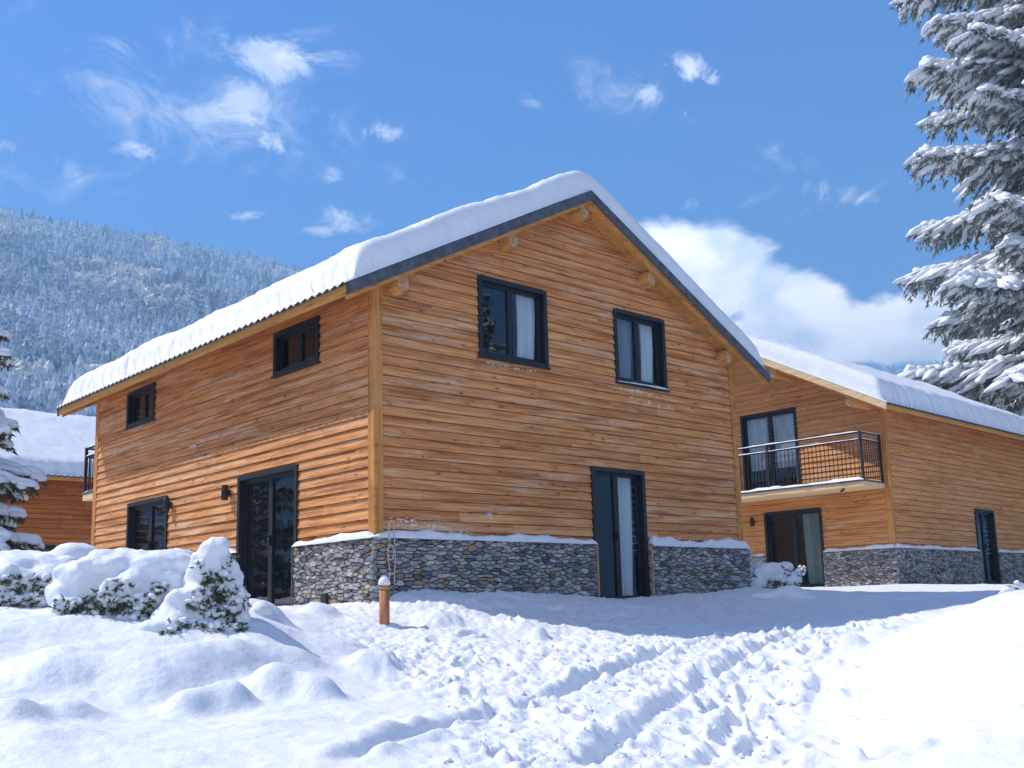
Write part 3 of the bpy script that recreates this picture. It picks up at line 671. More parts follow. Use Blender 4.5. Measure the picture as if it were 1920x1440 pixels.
def snow_strip(mb, pts, w_, h, nr=7, step=.05):
    """low rounded bank of snow along a line; w_ half width"""
    P = []
    for a, b in zip(pts[:-1], pts[1:]):
        a = Vector(a); b = Vector(b); n = max(2, int((b-a).length/step)); P += [a.lerp(b, i/n) for i in range(n)]
    P.append(Vector(pts[-1])); V = []; sd = random.uniform(0, 99)
    for i, p in enumerate(P):
        t = (P[min(i+1, len(P)-1)]-P[max(i-1, 0)]); t.z = 0; t.normalize(); q = Vector((t.y, -t.x, 0))
        s_ = i*step; ww = w_*(1+.18*math.sin(s_*5+sd)+.1*math.sin(s_*13+sd)); hh = h*(1+.25*math.sin(s_*3.1+sd)+.12*math.sin(s_*11+sd*2)+random.uniform(-.07, .07))
        en = min(1, (i+.4)/2, (len(P)-i-.6)/2); hh *= max(.15, en)
        for k in range(nr):
            a = math.pi*k/(nr-1); V.append(p+q*(math.cos(a)*ww)+Vector((0, 0, max(0, math.sin(a))**.7*hh)))
    F = [(i*nr+k, i*nr+k+1, (i+1)*nr+k+1, (i+1)*nr+k) for i in range(len(P)-1) for k in range(nr-1)]
    F += [tuple(range(nr)), tuple((len(P)-1)*nr+k for k in range(nr))]
    mb.mesh(V, F, True)

# --- the chalet in the middle
W1, L1 = 8.32, 10.12
H1 = House('chalet', 'large larch-clad chalet in the middle with a snow-covered gable roof and dark windows', (0, 0, 0), 0, W1, L1, 4.17, M['siding'])
H1.vm = M['flash']; H1.bl = 'balcony behind the middle chalet'
H1.opening('y0', 1.92, 3.36, 3.74, 5.02, 'window')
H1.opening('y0', 5.0, 6.33, 3.72, 5.02, 'window')
H1.opening('y0', 4.285, 5.585, 0.0, 2.20, 'sliding_door')
H1.opening('x0', 1.41, 2.735, 3.665, 4.36, 'window')
H1.opening('x0', 7.25, 8.53, 3.665, 4.36, 'window')
H1.opening('x0', 2.0, 3.85, 0.0, 2.17, 'sliding_door')
H1.opening('x0', 6.55, 8.33, 0.2, 2.13, 'glass_door')
H1.opening('yL', 2.5, 4.3, 2.67, 4.75, 'balcony_door')
H1.walls(); H1.roof(); H1.interior(); H1.lamp('x0', 4.17, 1.95); H1.lamp('x0', 6.42, 1.95)
H1.balcony('yL', .1, 6.2, 1.0, 2.62, 3.62)
H1.snow(.47, 'thick rounded snow blanket with fluted eaves on the roof of the middle chalet')
H1.curtain('y0', 5.0, 5.42, .06, 2.12, M['curtain_white'], 'white voile curtain behind the tall glass door of the front gable')
H1.curtain('y0', 2.86, 3.26, 3.8, 4.95, M['curtain_white'], 'pale curtain in the left gable window of the middle chalet')
H1.curtain('y0', 5.08, 5.62, 3.78, 4.95, M['curtain_grey'], 'grey curtain in the left half of the right gable window')
H1.curtain('y0', 5.86, 6.2, 3.78, 4.95, M['curtain_white'], 'pale curtain in the right half of the right gable window')
H1.curtain('y0', 1.95, 2.0, 3.8, 4.95, M['curtain_white'], 'narrow curtain edge at the left side of the left gable window', waves=1)

# --- the chalet on the right, turned a quarter
TH2 = 0.038; L2 = 10.12; Rz2 = math.pi/2+TH2
c2, s2_ = math.cos(Rz2), math.sin(Rz2)
o2 = (17.159-(-s2_*L2), 1.671-(c2*L2), .283)
H2 = House('chalet', 'honey-coloured chalet on the right with a railed balcony and a grey stone base', o2, Rz2, 8.32, L2, 4.30, M['siding_light'], .38, 1.25)
H2.vm = M['cream']; H2.bl = 'balcony of the right chalet'
H2.opening('yL', 1.97, 3.73, 0.0, 2.11, 'sliding_door')
H2.opening('yL', 2.52, 4.30, 2.62, 4.95, 'balcony_door')
H2.opening('x0', L2-6.43, L2-5.08, 0.0, 2.146, 'sliding_door')
H2.walls(); H2.roof(); H2.interior(); H2.lamp('yL', 4.10, 1.88)
H2.balcony('yL', .1, 5.6, 1.12, 2.62, 3.86)
H2.snow(.50, 'thick snow blanket on the roof of the right chalet', seed=3)
H2.curtain('yL', 2.06, 2.62, .06, 2.05, M['curtain_teal'], 'grey-green curtain behind the ground floor door of the right chalet')
H2.curtain('yL', 2.62, 3.35, 3.35, 4.86, M['lace'], 'striped lace curtain in the right half of the balcony door', amp=.02)
H2.curtain('yL', 3.45, 4.2, 3.35, 4.86, M['lace'], 'striped lace curtain in the left half of the balcony door', amp=.02)
H2.curtain('yL', 2.60, 2.74, 2.7, 4.86, M['curtain_white'], 'long white curtain at the right edge of the balcony door', waves=2, off=-.16)
H2.curtain('x0', L2-5.95, L2-5.7, .06, 2.1, M['curtain_grey'], 'narrow grey curtain behind the tall side door of the right chalet', waves=3)
m = MB(); T = H2.T('yL'); m.tube([T(.75, 2.50, .9), T(.75, 2.42, 1.0), T(.75, 2.38, 1.12)], .03, 8); m.build('drain_spout', M['black'], H2.o)

# --- the chalet behind on the left
L3 = 10.12; o3 = (-1.6+L3, 21.0, -.12)
H3 = House('chalet', 'reddish timber chalet behind on the left with a long snowy roof slope facing the viewer', o3, math.pi/2, 8.32, L3, 4.17, M['siding_red'])
H3.vm = M['flash']; H3.bl = 'balcony of the chalet behind on the left'
H3.opening('x0', L3-4.6, L3-2.9, 1.35, 2.28, 'window')
H3.walls(); H3.roof(); H3.interior()
H3.snow(.32, 'smooth shaded snow on the roof of the chalet behind on the left', seed=6, dx=.14)

# --- snow on stone ledges
def ledge(H, face, u0, u1, h, name, label, z=.92):
    T = H.T(face); a = H.w(T(u0, z, .062)); b = H.w(T(u1, z, .062)); return H.strip([a, b], .075, h, name, label)
ledge(H1, 'y0', -.08, 4.27, .10, 'ledge_snow', 'snow lying on the stone ledge between the house corner and the gable door')
ledge(H1, 'y0', 5.61, 8.42, .14, 'ledge_snow', 'snow lying on the stone ledge to the right of the gable door')
ledge(H1, 'x0', -.06, 1.98, .09, 'ledge_snow', 'snow lying on the sunlit stone ledge right of the sliding door')
ledge(H1, 'x0', 3.87, 6.5, .09, 'ledge_snow', 'snow on the stone ledge left of the sliding door')
ledge(H2, 'yL', -.08, 1.95, .09, 'ledge_snow', 'snow on the stone ledge beside the ground floor door of the right chalet')
ledge(H2, 'yL', 3.75, 8.3, .09, 'ledge_snow', 'snow on the stone ledge below the wall lamp of the right chalet')
ledge(H2, 'x0', L2-5.06, L2+.08, .09, 'ledge_snow', 'snow on the stone ledge along the side of the right chalet')
ledge(H2, 'x0', .0, L2-6.45, .09, 'ledge_snow', 'snow on the stone ledge beyond the tall side door of the right chalet')
mb = MB(); snow_strip(mb, [(4.98, -.03, 3.72), (6.36, -.03, 3.72)], .055, .035); tag(mb.build('sill_snow', M['snow_soft']), 'line of snow on the sill of the right gable window', 'snow', None, 'stuff')

# snow splattered on the siding
def splat(pts, name, label, T):
    mb = MB()
    for (u, z, ru, rz_) in pts:
        for _ in range(int(40*ru*rz_/.02)+6):
            a = random.uniform(0, 6.28); r = math.sqrt(random.random()); cu = u+ru*r*math.cos(a); cz = z+rz_*r*math.sin(a); sz = random.uniform(.008, .026)
            n = 6; V = [T(cu+math.cos(k*6.28/n)*sz*random.uniform(.8, 2.0), cz+math.sin(k*6.28/n)*sz*.55, .016) for k in range(n)]+[T(cu, cz, .043)]
            mb.mesh(V, [(k, (k+1) % n, n) for k in range(n)], True)
    tag(mb.build(name, M['snow_soft']), label, 'snow', None, 'stuff')
splat([(.75, 1.10, .45, .05), (.5, 1.2, .3, .04), (1.35, 1.03, .35, .03)], 'stuck_snow', 'snow splattered low on the gable siding beside the corner', H1.T('y0'))
splat([(2.05, 1.30, .07, .05)], 'stuck_snow', 'small white splash of snow on the gable siding left of the door', H1.T('y0'))
splat([(5.9, 1.08, .3, .03), (7.9, 1.08, .3, .04), (6.9, 1.07, .5, .02)], 'stuck_snow', 'snow crumbs along the foot of the siding right of the gable door', H1.T('y0'))
splat([(5.6, 2.92, .14, .025), (5.2, 2.97, .05, .02)], 'stuck_snow', 'small white fleck on the shaded side wall', H1.T('x0'))

splat([(5.6, 3.62, .5, .02), (5.85, 3.5, .03, .12), (6.1, 3.45, .03, .14), (5.4, 3.55, .02, .07), (6.35, 3.4, .1, .03)], 'stuck_snow', 'dribbles of snow on the siding below the right gable window', H1.T('y0'))
splat([(2.6, 3.66, .6, .015)], 'stuck_snow', 'thin crust of snow on the siding under the left gable window', H1.T('y0'))
# small things on the main house
m = MB(); m.box((1.02, .02, .10), (1.16, .20, .14), lambda a, b, c: (-.0-c, a, b)); m.build('wall_vent', M['vent'], H1.o)
m = MB(); pts = []
zb = .35
for i in range(30):
    t = i/29; 
    if t < .4: pts.append((.11+.0*t, -.16-.02*math.sin(t*20), zb+.55*t/.4))
    elif t < .6: a = (t-.4)/.2*math.pi; pts.append((.155-.045*math.cos(a), -.16, 1.02+.10*math.sin(a)+.04))
    else: pts.append((.20+.008*math.sin(t*18), -.17, 1.06-(t-.6)/.4*.78))
pts[12] = (.11, -.16, 1.03); m.tube(pts, .009, 6)
m.tube([(.13+.05*math.cos(a), -.175, .72+.10*math.sin(a)) for a in np.linspace(0, 6.28, 16)], .009, 6)
tag(m.build('coiled_cord', M['rope']), 'pale cord looped over a hook at the corner of the stone base', 'cord')
for T_, u in ((H1.T('y0'), 4.262), (H1.T('y0'), 5.61), (H1.T('x0'), 1.975), (H1.T('x0'), 3.875)):
    m = MB(); m.box((u-.012, -.1, .02), (u+.012, .93, .13), lambda a, b, c: T_(a, b, c)); m.build('edge_profile', M['endgrain'] if u in (4.262, 5.61) else M['flash'], H1.o)

# ------------------------------------------------------------------ loose crumbs of snow on the trodden track
rc = random.Random(4); cv = []; cf = []; cn = 0; V0, F0 = (lambda b: (bmesh.ops.create_icosphere(b, subdivisions=1, radius=1), np.array([v.co[:] for v in b.verts]), np.array([[v.index for v in f.verts] for f in b.faces]))[1:])(bmesh.new())
ca = np.array([rc.uniform(5.6, 13)**1.0 for _ in range(900)]); cb = np.array([rc.gauss(.3, 1.0) for _ in range(900)])+(ca-6)*.28
cx_ = CAM[0]+ca*F2[0]+cb*R2[0]; cy_ = CAM[1]+ca*F2[1]+cb*R2[1]; kk_ = churn_mask(cx_, cy_) > .5; cz_ = ground_z(cx_, cy_)
for x_, y_, z_, k_ in zip(cx_, cy_, cz_, kk_):
    if not k_: continue
    r_ = .006+.022*rc.random()**3; v_ = V0*(1+np.array([[rc.uniform(-.3, .3)] for _ in V0]))*r_*np.array([1, 1, .8]); cv.append(v_+np.array([x_, y_, z_+r_*.4])); cf.append(F0+cn); cn += len(V0)
tag(npmesh('snow_crumbs', np.concatenate(cv), np.concatenate(cf), M['snow']), 'loose crumbs of snow kicked up over the trodden track', 'snow', None, 'stuff')

# ------------------------------------------------------------------ bollard
p = at(721, 1170, hit(721, 1170)); bx, by = p[0], p[1]; bz = gz1(bx, by)
br = empty('bollard', (bx, by, bz)); tag(br, 'reddish wooden garden bollard with a cap of snow standing in front of the house corner', 'bollard')
m = MB(); m.tube([(0, 0, -.25), (0, 0, .40)], .062, 20); m.build('post', M['copper'], br)
m = MB(); m.tube([(0, 0, .402), (0, 0, .425)], .067, 20); m.tube([(0, 0, .427), (0, 0, .455)], .058, 20); m.build('lamp_head', M['endgrain'], br)
def ico(sub):
    b = bmesh.new(); bmesh.ops.create_icosphere(b, subdivisions=sub, radius=1); V = np.array([v.co[:] for v in b.verts]); F = np.array([[v.index for v in f.verts] for f in b.faces]); b.free(); return V, F
I1 = ico(1); I2 = ico(2); I3 = ico(3)
V, F = I3; V = V.copy(); V[:, 2] = np.maximum(V[:, 2], -.15); V = V*np.array([.074, .074, .09])+np.array([bx, by, bz+.465])
tag(npmesh('bollard_snow', V, F, M['snow_soft']), 'round cap of snow on top of the wooden bollard', 'snow')

# ------------------------------------------------------------------ conifers
class Leafy:
    """accumulates needle triangles and snow blobs as arrays"""
    def __init__(s): s.lv = []; s.sv = []; s.sf = []; s.sn = 0; s.tube = MB(); s.sk = []
    def needles(s, P, D, ln, spread, wd):
        """P (n,3) base points, D (n,3) directions"""
        n = len(P); q = RNG.normal(size=(n, 3)); d = D+q*spread; d /= np.linalg.norm(d, axis=1)[:, None]+1e-9
        side = np.cross(d, RNG.normal(size=(n, 3))); side /= np.linalg.norm(side, axis=1)[:, None]+1e-9
        l = (ln*RNG.uniform(.6, 1.3, n))[:, None]; wv = (wd*RNG.uniform(.6, 1.4, n))[:, None]
        s.lv.append(np.stack([P-side*wv, P+side*wv, P+d*l], 1))
    def blob(s, c, sx, sy, sz, yaw=0., pitch=0., res=I2, rough=.22):
        V, F = res; h = V*(1+rough*(fbm(V[:, 0]*2.3+c[0]*3.1+7, V[:, 1]*2.3+V[:, 2]*2.9+c[1]*2.7, 2, 3)[:, None]*2))
        h = h*np.array([sx, sy, sz]); cp, sp = math.cos(pitch), math.sin(pitch)
        x = h[:, 0]*cp-h[:, 2]*sp; z = h[:, 0]*sp+h[:, 2]*cp; cy, sy_ = math.cos(yaw), math.sin(yaw)
        o = np.stack([x*cy-h[:, 1]*sy_, x*sy_+h[:, 1]*cy, z], -1)+np.asarray(c)
        s.sv.append(o); s.sf.append(F+s.sn); s.sn += len(o)
    def make(s, root, bark, nm, snowlabel=None, leafname='foliage'):
        if s.tube.v: s.tube.build('trunk', bark, root)
        if s.lv:
            L = np.concatenate(s.lv).reshape(-1, 3); npmesh(leafname, L, np.arange(len(L)).reshape(-1, 3), nm, root, False)
        if s.sv: npmesh('snow_load', np.concatenate(s.sv), np.concatenate(s.sf), M['snow_soft'], root, True)
def spruce(name, label, loc, H, z_lo, R0, tiers, nb, seed, nsz=.09, droop=.35, snow=1.0, nmat='needle', dens=1.0, arc=None, power=.8, blobres=I1, rough=.35, fat=1.0):
    """boughs from z_lo to H, R0 = bough length at the bottom"""
    rg = np.random.default_rng(seed); root = empty(name, loc, 0); tag(root, label, 'spruce'); lf = Leafy()
    lf.tube.tube([(0, 0, -.3), (.05, 0, H*.5), (0, 0, H)], [H*.017+.03, H*.010+.02, .01], 9)
    for i in range(tiers):
        f = (i+.5)/tiers; z = z_lo+(H-z_lo)*f; Rl = R0*(1-f)**power+.12*R0*.3
        for k in range(nb):
            az = 2*math.pi*(k+.5*(i % 2))/nb+rg.uniform(-.3, .3); 
            L = Rl*rg.uniform(.72, 1.12); zz = z+rg.uniform(-.5, .5)*(H-z_lo)/tiers
            if arc and not any(a <= (math.degrees(az) % 360) <= b for a, b in arc): continue
            dirx, diry = math.cos(az), math.sin(az); n = 10
            t = np.linspace(0, 1, n); rr = L*t; dz = L*(.12*t-droop*t**1.6+.10*t**4); P = np.stack([dirx*rr, diry*rr, zz+dz], -1)
            lf.tube.tube([tuple(q) for q in P[::3]], [.03*L/2+.012, .02*L/2+.01, .012*L/2+.006, .004], 5, False)
            nbr = max(6, int(L*9*dens/ (nsz/.09)**.5))
            for j in range(nbr):
                u = .14+.86*(j+.5)/nbr; c = np.array([np.interp(u, t, P[:, a]) for a in range(3)])
                for sgn in (-1, 1):
                    l = L*.36*(1-.72*u)*rg.uniform(.55, 1.25)+.06*L*.4; yaw = az+sgn*rg.uniform(.55, 1.1)
                    d = np.array([math.cos(yaw), math.sin(yaw), -.18-rg.uniform(0, .45)]); m_ = max(4, int(l/nsz*6*dens))
                    uu = rg.random(m_); Q = c+d*l*uu[:, None]+np.array([0, 0, -1.])*(l*.35*uu**2)[:, None]+rg.normal(size=(m_, 3))*nsz*.18
                    DD = np.tile(d*.7+np.array([0, 0, -.75]), (m_, 1)); lf.needles(Q, DD, nsz*1.5, .45, nsz*.28)
                    if rg.random() < snow:
                        e = c+d*l*.52+np.array([0, 0, -l*.07+nsz*.32]); lf.blob(e, l*.56, fat*nsz*.75*rg.uniform(.7, 1.35), fat*nsz*.42*rg.uniform(.7, 1.3), yaw, -.42, blobres, rough)
            m_ = int(L/nsz*9); uu = rg.random(m_); Q = np.stack([np.interp(uu, t, P[:, a]) for a in range(3)], -1)
            lf.needles(Q, np.tile([dirx*.6, diry*.6, -.8], (m_, 1)), nsz*1.7, .5, nsz*.28)
            m2 = max(4, int(L/.32))
            for j in range(m2):
                u = (j+.6)/m2
                if rg.random() > snow+.1: continue
                c = np.array([np.interp(u, t, P[:, a]) for a in range(3)]); sl_ = math.atan2(np.interp(min(1, u+.1), t, P[:, 2])-np.interp(u-.1, t, P[:, 2]), .2*L)
                lf.blob(c+np.array([0, 0, nsz*.5]), L/m2*.75, fat*nsz*(1.5*(1-.5*u))*rg.uniform(.7, 1.2), fat*nsz*.62*rg.uniform(.7, 1.2), az, sl_, blobres, rough)
    lf.make(root, M['bark'], M[nmat]); return root

PXM = lambda d: FPX/d
# young spruce at the left edge
p = at(-105, 1130, 14.6); sl = spruce('spruce', 'young spruce loaded with snow at the left edge in front of the reddish chalet', (p[0], p[1], gz1(p[0], p[1])-.1), 5.3, .55, 1.28, 11, 8, 3, nsz=.062, droop=.42, snow=.95, blobres=I2, power=.75, fat=1.8)
# tall old spruce on the right
p = at(2150, 1100, 38.0)
spruce('spruce', 'tall snow-laden spruce reaching out of the frame behind the right chalet', (p[0], p[1], -.3), 42, 5.0, 7.2, 21, 8, 11, nsz=.175, droop=.26, snow=1.0, nmat='needle_frost', dens=.9, power=.42, blobres=I2, rough=.6, fat=1.6)
# spruces behind the viewer: they are what the window panes mirror
def clone(src, loc, sc, rz):
    o = src.copy(); COL.objects.link(o); o.location = loc; o.scale = (sc,)*3; o.rotation_euler = (0, 0, rz)
    for ch in src.children:
        q = ch.copy(); COL.objects.link(q); q.parent = o
ms = spruce('spruce', 'snow-dusted spruce mirrored in the window panes', (3, -24, -1.3), 15, .8, 3.0, 17, 8, 5, nsz=.13, droop=.35, snow=.55, fat=.9, power=.8, dens=.8)
ms['group'] = 'spruces mirrored in the window panes'
for (x, y, k, rz) in [(8, -27, 1.1, 2), (13, -25, .9, 3), (18, -28, 1.15, 4), (23, -24, .95, .5), (-3, -29, 1.0, 5), (28, -30, 1.2, 2.2), (-16, 18, .8, 1.1), (-19, 25, 1.0, 3.), (-14, 31, .85, 4.), (-22, 33, 1.1, 2.), (-12, 40, 1.1, .3), (-21, 42, 1.2, 5.)]:
    clone(ms, (x, y, -1.2), k, rz)

# ------------------------------------------------------------------ snow-buried shrubs
from mathutils.bvhtree import BVHTree
def merged(name, blobs, vox=.028, parent=None, seed=0, amp=.018, mat_=None):
    V, F = I2; vs = []; fs = []; n = 0
    for (c, rx, ry, rz) in blobs:
        h = V*np.array([rx, ry, rz]); x = h[:, 0]*R2[0]+h[:, 1]*F2[0]; y = h[:, 0]*R2[1]+h[:, 1]*F2[1]
        vs.append(np.stack([x, y, h[:, 2]], -1)+np.asarray(c)); fs.append(F+n); n += len(V)
    tmp = npmesh(name+'_tmp', np.concatenate(vs), np.concatenate(fs), M['snow_soft'])
    md = tmp.modifiers.new('r', 'REMESH'); md.mode = 'VOXEL'; md.voxel_size = vox
    m2 = tmp.modifiers.new('s', 'SMOOTH'); m2.factor = .6; m2.iterations = 5
    dg = bpy.context.evaluated_depsgraph_get(); me = bpy.data.meshes.new_from_object(tmp.evaluated_get(dg)); bpy.data.objects.remove(tmp)
    nv = len(me.vertices); co = np.zeros(nv*3, 'f'); me.vertices.foreach_get('co', co); co = co.reshape(-1, 3); no = np.zeros(nv*3, 'f'); me.vertices.foreach_get('normal', no); no = no.reshape(-1, 3)
    d = amp*2.2*fbm(co[:, 0]*5+co[:, 2]*3, co[:, 1]*5+co[:, 2]*4, 4, seed)+amp*1.4*fbm(co[:, 0]*16+co[:, 2]*9, co[:, 1]*16-co[:, 2]*11, 3, seed+3)
    co = co+no*d[:, None]
    if parent: co = co-np.array(parent.location)
    me.vertices.foreach_set('co', co.astype('f').ravel()); me.name = name
    me.polygons.foreach_set('use_smooth', np.ones(len(me.polygons), bool)); me.materials.clear(); me.materials.append(mat_ or M['snow_soft']); me.update()
    o = bpy.data.objects.new(name, me); COL.objects.link(o)
    if parent: o.parent = parent
    return o
def sprigs(root, obj, spots, size, mt, name='foliage'):
    me = obj.data; off = np.array(root.location)
    bv = BVHTree.FromPolygons([v.co+root.location for v in me.vertices], [p.vertices[:] for p in me.polygons]); P = []; Dv = []; sb = []
    for (px, py, d, rx, ry, n) in spots:
        for _ in range(int(n*.6)):
            a = random.uniform(0, 6.28); r = math.sqrt(random.random()); q = at(px+rx*r*math.cos(a), py+ry*r*math.sin(a), d); v = Vector(q-CAM).normalized()
            h = bv.ray_cast(Vector(q)-v*2.5, v, 5)
            if h[0] is None: continue
            nn = Vector(h[1]); 
            if nn.dot(v) > 0: nn = -nn
            dr = (nn*.6+Vector((random.uniform(-.8, .8), random.uniform(-.8, .8), random.uniform(-.7, .25)))).normalized(); L = size*random.uniform(.5, 1.25); b = Vector(h[0])-nn*size*.25
            if random.random() < .28: sb.append((b+nn*size*.25+Vector((0, 0, size*.12)), size))
            k = 24
            for j in range(k):
                u = (j/k)**.9; P.append(tuple(b+dr*L*u-root.location)); Dv.append(tuple(dr*.8))
    lf = Leafy(); P = np.array(P); Dv = np.array(Dv)
    for c, sz in sb: lf.blob(tuple(c-root.location), sz*random.uniform(.25, .6), sz*random.uniform(.25, .5), sz*random.uniform(.18, .38), random.uniform(0, 6), 0, I2, .3)
    if lf.sv: tag(npmesh('snow_clump', np.concatenate(lf.sv), np.concatenate(lf.sf), M['snow_soft'], root, True), kind='stuff')
    lf.needles(P, Dv, size*.34, .55, size*.055); L_ = np.concatenate(lf.lv).reshape(-1, 3)
    npmesh(name, L_, np.arange(len(L_)).reshape(-1, 3), mt, root, False)
def shrub(name, label, blobs, spots, base, size=.12, mt=None, vox=.026, cat='shrub', amp=.018, group=None):
    p0 = at(*base); r = empty(name, (p0[0], p0[1], gz1(p0[0], p0[1]))); tag(r, label, cat, group); bl = []
    for (px, py, d, rx, rz, *k) in blobs:
        s_ = 1/PXM(d); ry = (k[0] if k else .9*(rx+rz)/2)*s_; bl.append((at(px, py, d), rx*s_, ry, rz*s_))
    random.seed(int(base[0])+5); extra = []
    for (c, a, b, e) in bl:
        for _ in range(5):
            t = random.uniform(0, 6.28); ph = random.uniform(-.4, 1.2); k = random.uniform(.32, .5); dv = np.array([math.cos(t)*math.cos(ph)*a, math.sin(t)*math.cos(ph)*b, math.sin(ph)*e])*.78
            w_ = np.array([dv[0]*R2[0]+dv[1]*F2[0], dv[0]*R2[1]+dv[1]*F2[1], dv[2]]); extra.append((c+w_, a*k, b*k, e*k))
    o = merged('snow_load', bl+extra, vox, r, int(base[0]) % 50, amp)
    if spots: sprigs(r, o, spots, size, mt or M['leaf'])
    return r
shrub('shrub', 'cone-shaped evergreen shrub under drooping snow, closest to the sliding door',
      [(402, 1036, 10.6, 30, 30), (396, 1066, 10.6, 42, 32), (425, 1090, 10.6, 30, 36), (378, 1092, 10.6, 34, 30), (442, 1130, 10.5, 26, 34), (400, 1120, 10.7, 52, 42, 60), (352, 1135, 10.4, 50, 36), (392, 1160, 10.5, 72, 36, 60), (330, 1165, 10.3, 50, 32), (448, 1160, 10.4, 22, 20), (300, 1180, 10.1, 44, 22), (400, 1185, 10.3, 60, 24)],
      [(376, 1060, 10.6, 8, 8, 8), (430, 1064, 10.6, 8, 12, 10), (402, 1084, 10.6, 24, 14, 60), (398, 1112, 10.6, 36, 14, 75), (374, 1132, 10.6, 26, 10, 45), (420, 1148, 10.5, 34, 12, 65), (330, 1182, 10.3, 30, 12, 45), (360, 1172, 10.3, 26, 10, 40), (408, 1184, 10.3, 48, 13, 90), (442, 1172, 10.4, 14, 12, 30), (452, 1120, 10.4, 8, 14, 20), (340, 1192, 10.2, 40, 6, 40)],
      (390, 1190, 10.5))
shrub('shrub', 'broad evergreen shrub under one smooth heavy cushion of snow, in the middle of the three',
      [(300, 1064, 10.9, 78, 34, 70), (225, 1062, 10.9, 70, 34, 70), (165, 1092, 10.8, 60, 46), (320, 1092, 10.8, 66, 34), (245, 1098, 10.6, 46, 34), (128, 1118, 10.7, 40, 36), (212, 1135, 10.6, 26, 18), (150, 1130, 10.7, 40, 34), (190, 1160, 10.6, 46, 26), (276, 1130, 10.6, 54, 30), (236, 1160, 10.4, 20, 16), (262, 1160, 10.4, 14, 15), (210, 1110, 10.5, 26, 26), (120, 1150, 10.5, 30, 30), (345, 1078, 10.85, 48, 34), (350, 1112, 10.8, 56, 40)],
      [(300, 1104, 10.6, 26, 8, 26), (338, 1128, 10.5, 22, 12, 34), (232, 1098, 10.6, 14, 7, 14), (282, 1160, 10.3, 30, 10, 34), (196, 1118, 10.6, 28, 12, 45), (185, 1134, 10.6, 34, 10, 50), (150, 1140, 10.6, 30, 16, 60), (170, 1158, 10.5, 34, 12, 60), (258, 1128, 10.5, 34, 12, 60), (240, 1142, 10.5, 34, 8, 50), (200, 1174, 10.4, 44, 8, 60), (120, 1136, 10.6, 16, 18, 35), (256, 1176, 10.4, 20, 6, 25)],
      (210, 1180, 10.6))
shrub('shrub', 'low shrub under lumpy snow at the left edge of the bed',
      [(30, 1066, 11.4, 50, 28), (85, 1066, 11.5, 56, 28), (50, 1100, 11.2, 24, 30), (10, 1090, 11.2, 36, 36), (90, 1092, 11.3, 36, 34), (-40, 1090, 11.2, 50, 40), (0, 1125, 11.1, 40, 24), (60, 1130, 11.1, 36, 18), (125, 1075, 11.5, 46, 30)],
      [(78, 1086, 11.3, 12, 8, 14), (22, 1090, 11.2, 26, 10, 40), (35, 1105, 11.2, 20, 14, 40), (12, 1128, 11.1, 30, 8, 40), (70, 1112, 11.2, 12, 16, 30), (50, 1128, 11.1, 26, 8, 40)],
      (40, 1135, 11.3))
def drift(name, label, blobs, base):
    bl = [(at(px, py, d), rx/PXM(d), (k[0] if k else (rx+rz)/2)/PXM(d), rz/PXM(d)) for (px, py, d, rx, rz, *k) in blobs]
    o = merged(name, bl, .035, None, 5, .015, M['snow']); tag(o, label, 'snow mound', None, None)
drift('snow_mound', 'smooth snow mound in front of the reddish chalet behind the shrubs', [(140, 1042, 12.4, 50, 26), (95, 1062, 12.4, 90, 30), (30, 1062, 12.6, 80, 32), (190, 1066, 12.4, 60, 30), (-60, 1070, 12.6, 90, 40), (240, 1060, 12.2, 60, 30), (100, 1100, 12.2, 160, 34, 90)], 0)
drift('snow_lump', 'small rounded lump of snow beside the foot of the sliding door', [(490, 1150, 11.4, 24, 26), (470, 1160, 11.4, 22, 20)], 0)
random.seed(99)
# shrubs right of the house corner
shrub('shrub', 'snow-buried shrub with bare twigs beside the right corner of the middle chalet',
      [(1428, 1082, 20.6, 30, 24), (1450, 1072, 20.6, 34, 18), (1476, 1062, 20.5, 12, 9), (1466, 1090, 20.3, 36, 20), (1490, 1078, 20.6, 12, 8), (1410, 1096, 20.4, 26, 20), (1500, 1072, 20.7, 8, 6)],
      [(1462, 1090, 20.2, 20, 6, 40), (1484, 1072, 20.4, 14, 8, 25), (1474, 1096, 20.1, 22, 5, 40), (1410, 1070, 20.4, 10, 12, 12)], (1450, 1100, 20.5), .14, vox=.04, amp=.03)
shrub('shrub', 'low flattened shrub poking dark twigs out of the shaded snow',
      [(1440, 1122, 18.4, 36, 12), (1475, 1116, 18.4, 40, 16), (1500, 1122, 18.3, 30, 10), (1420, 1118, 18.6, 18, 8)],
      [(1440, 1130, 18.3, 18, 4, 40), (1470, 1131, 18.3, 12, 4, 25), (1497, 1130, 18.3, 8, 4, 20)], (1460, 1130, 18.4), .13, vox=.04, amp=.03)
shrub('shrub', 'snowy shrub tip rising behind the smooth drift at the right edge',
      [(1892, 1106, 13.2, 14, 10), (1910, 1100, 13.2, 12, 12), (1925, 1108, 13.3, 22, 14), (1880, 1112, 13.2, 10, 6)],
      [(1903, 1090, 13.2, 5, 14, 14)], (1900, 1115, 13.2), .12, vox=.035)
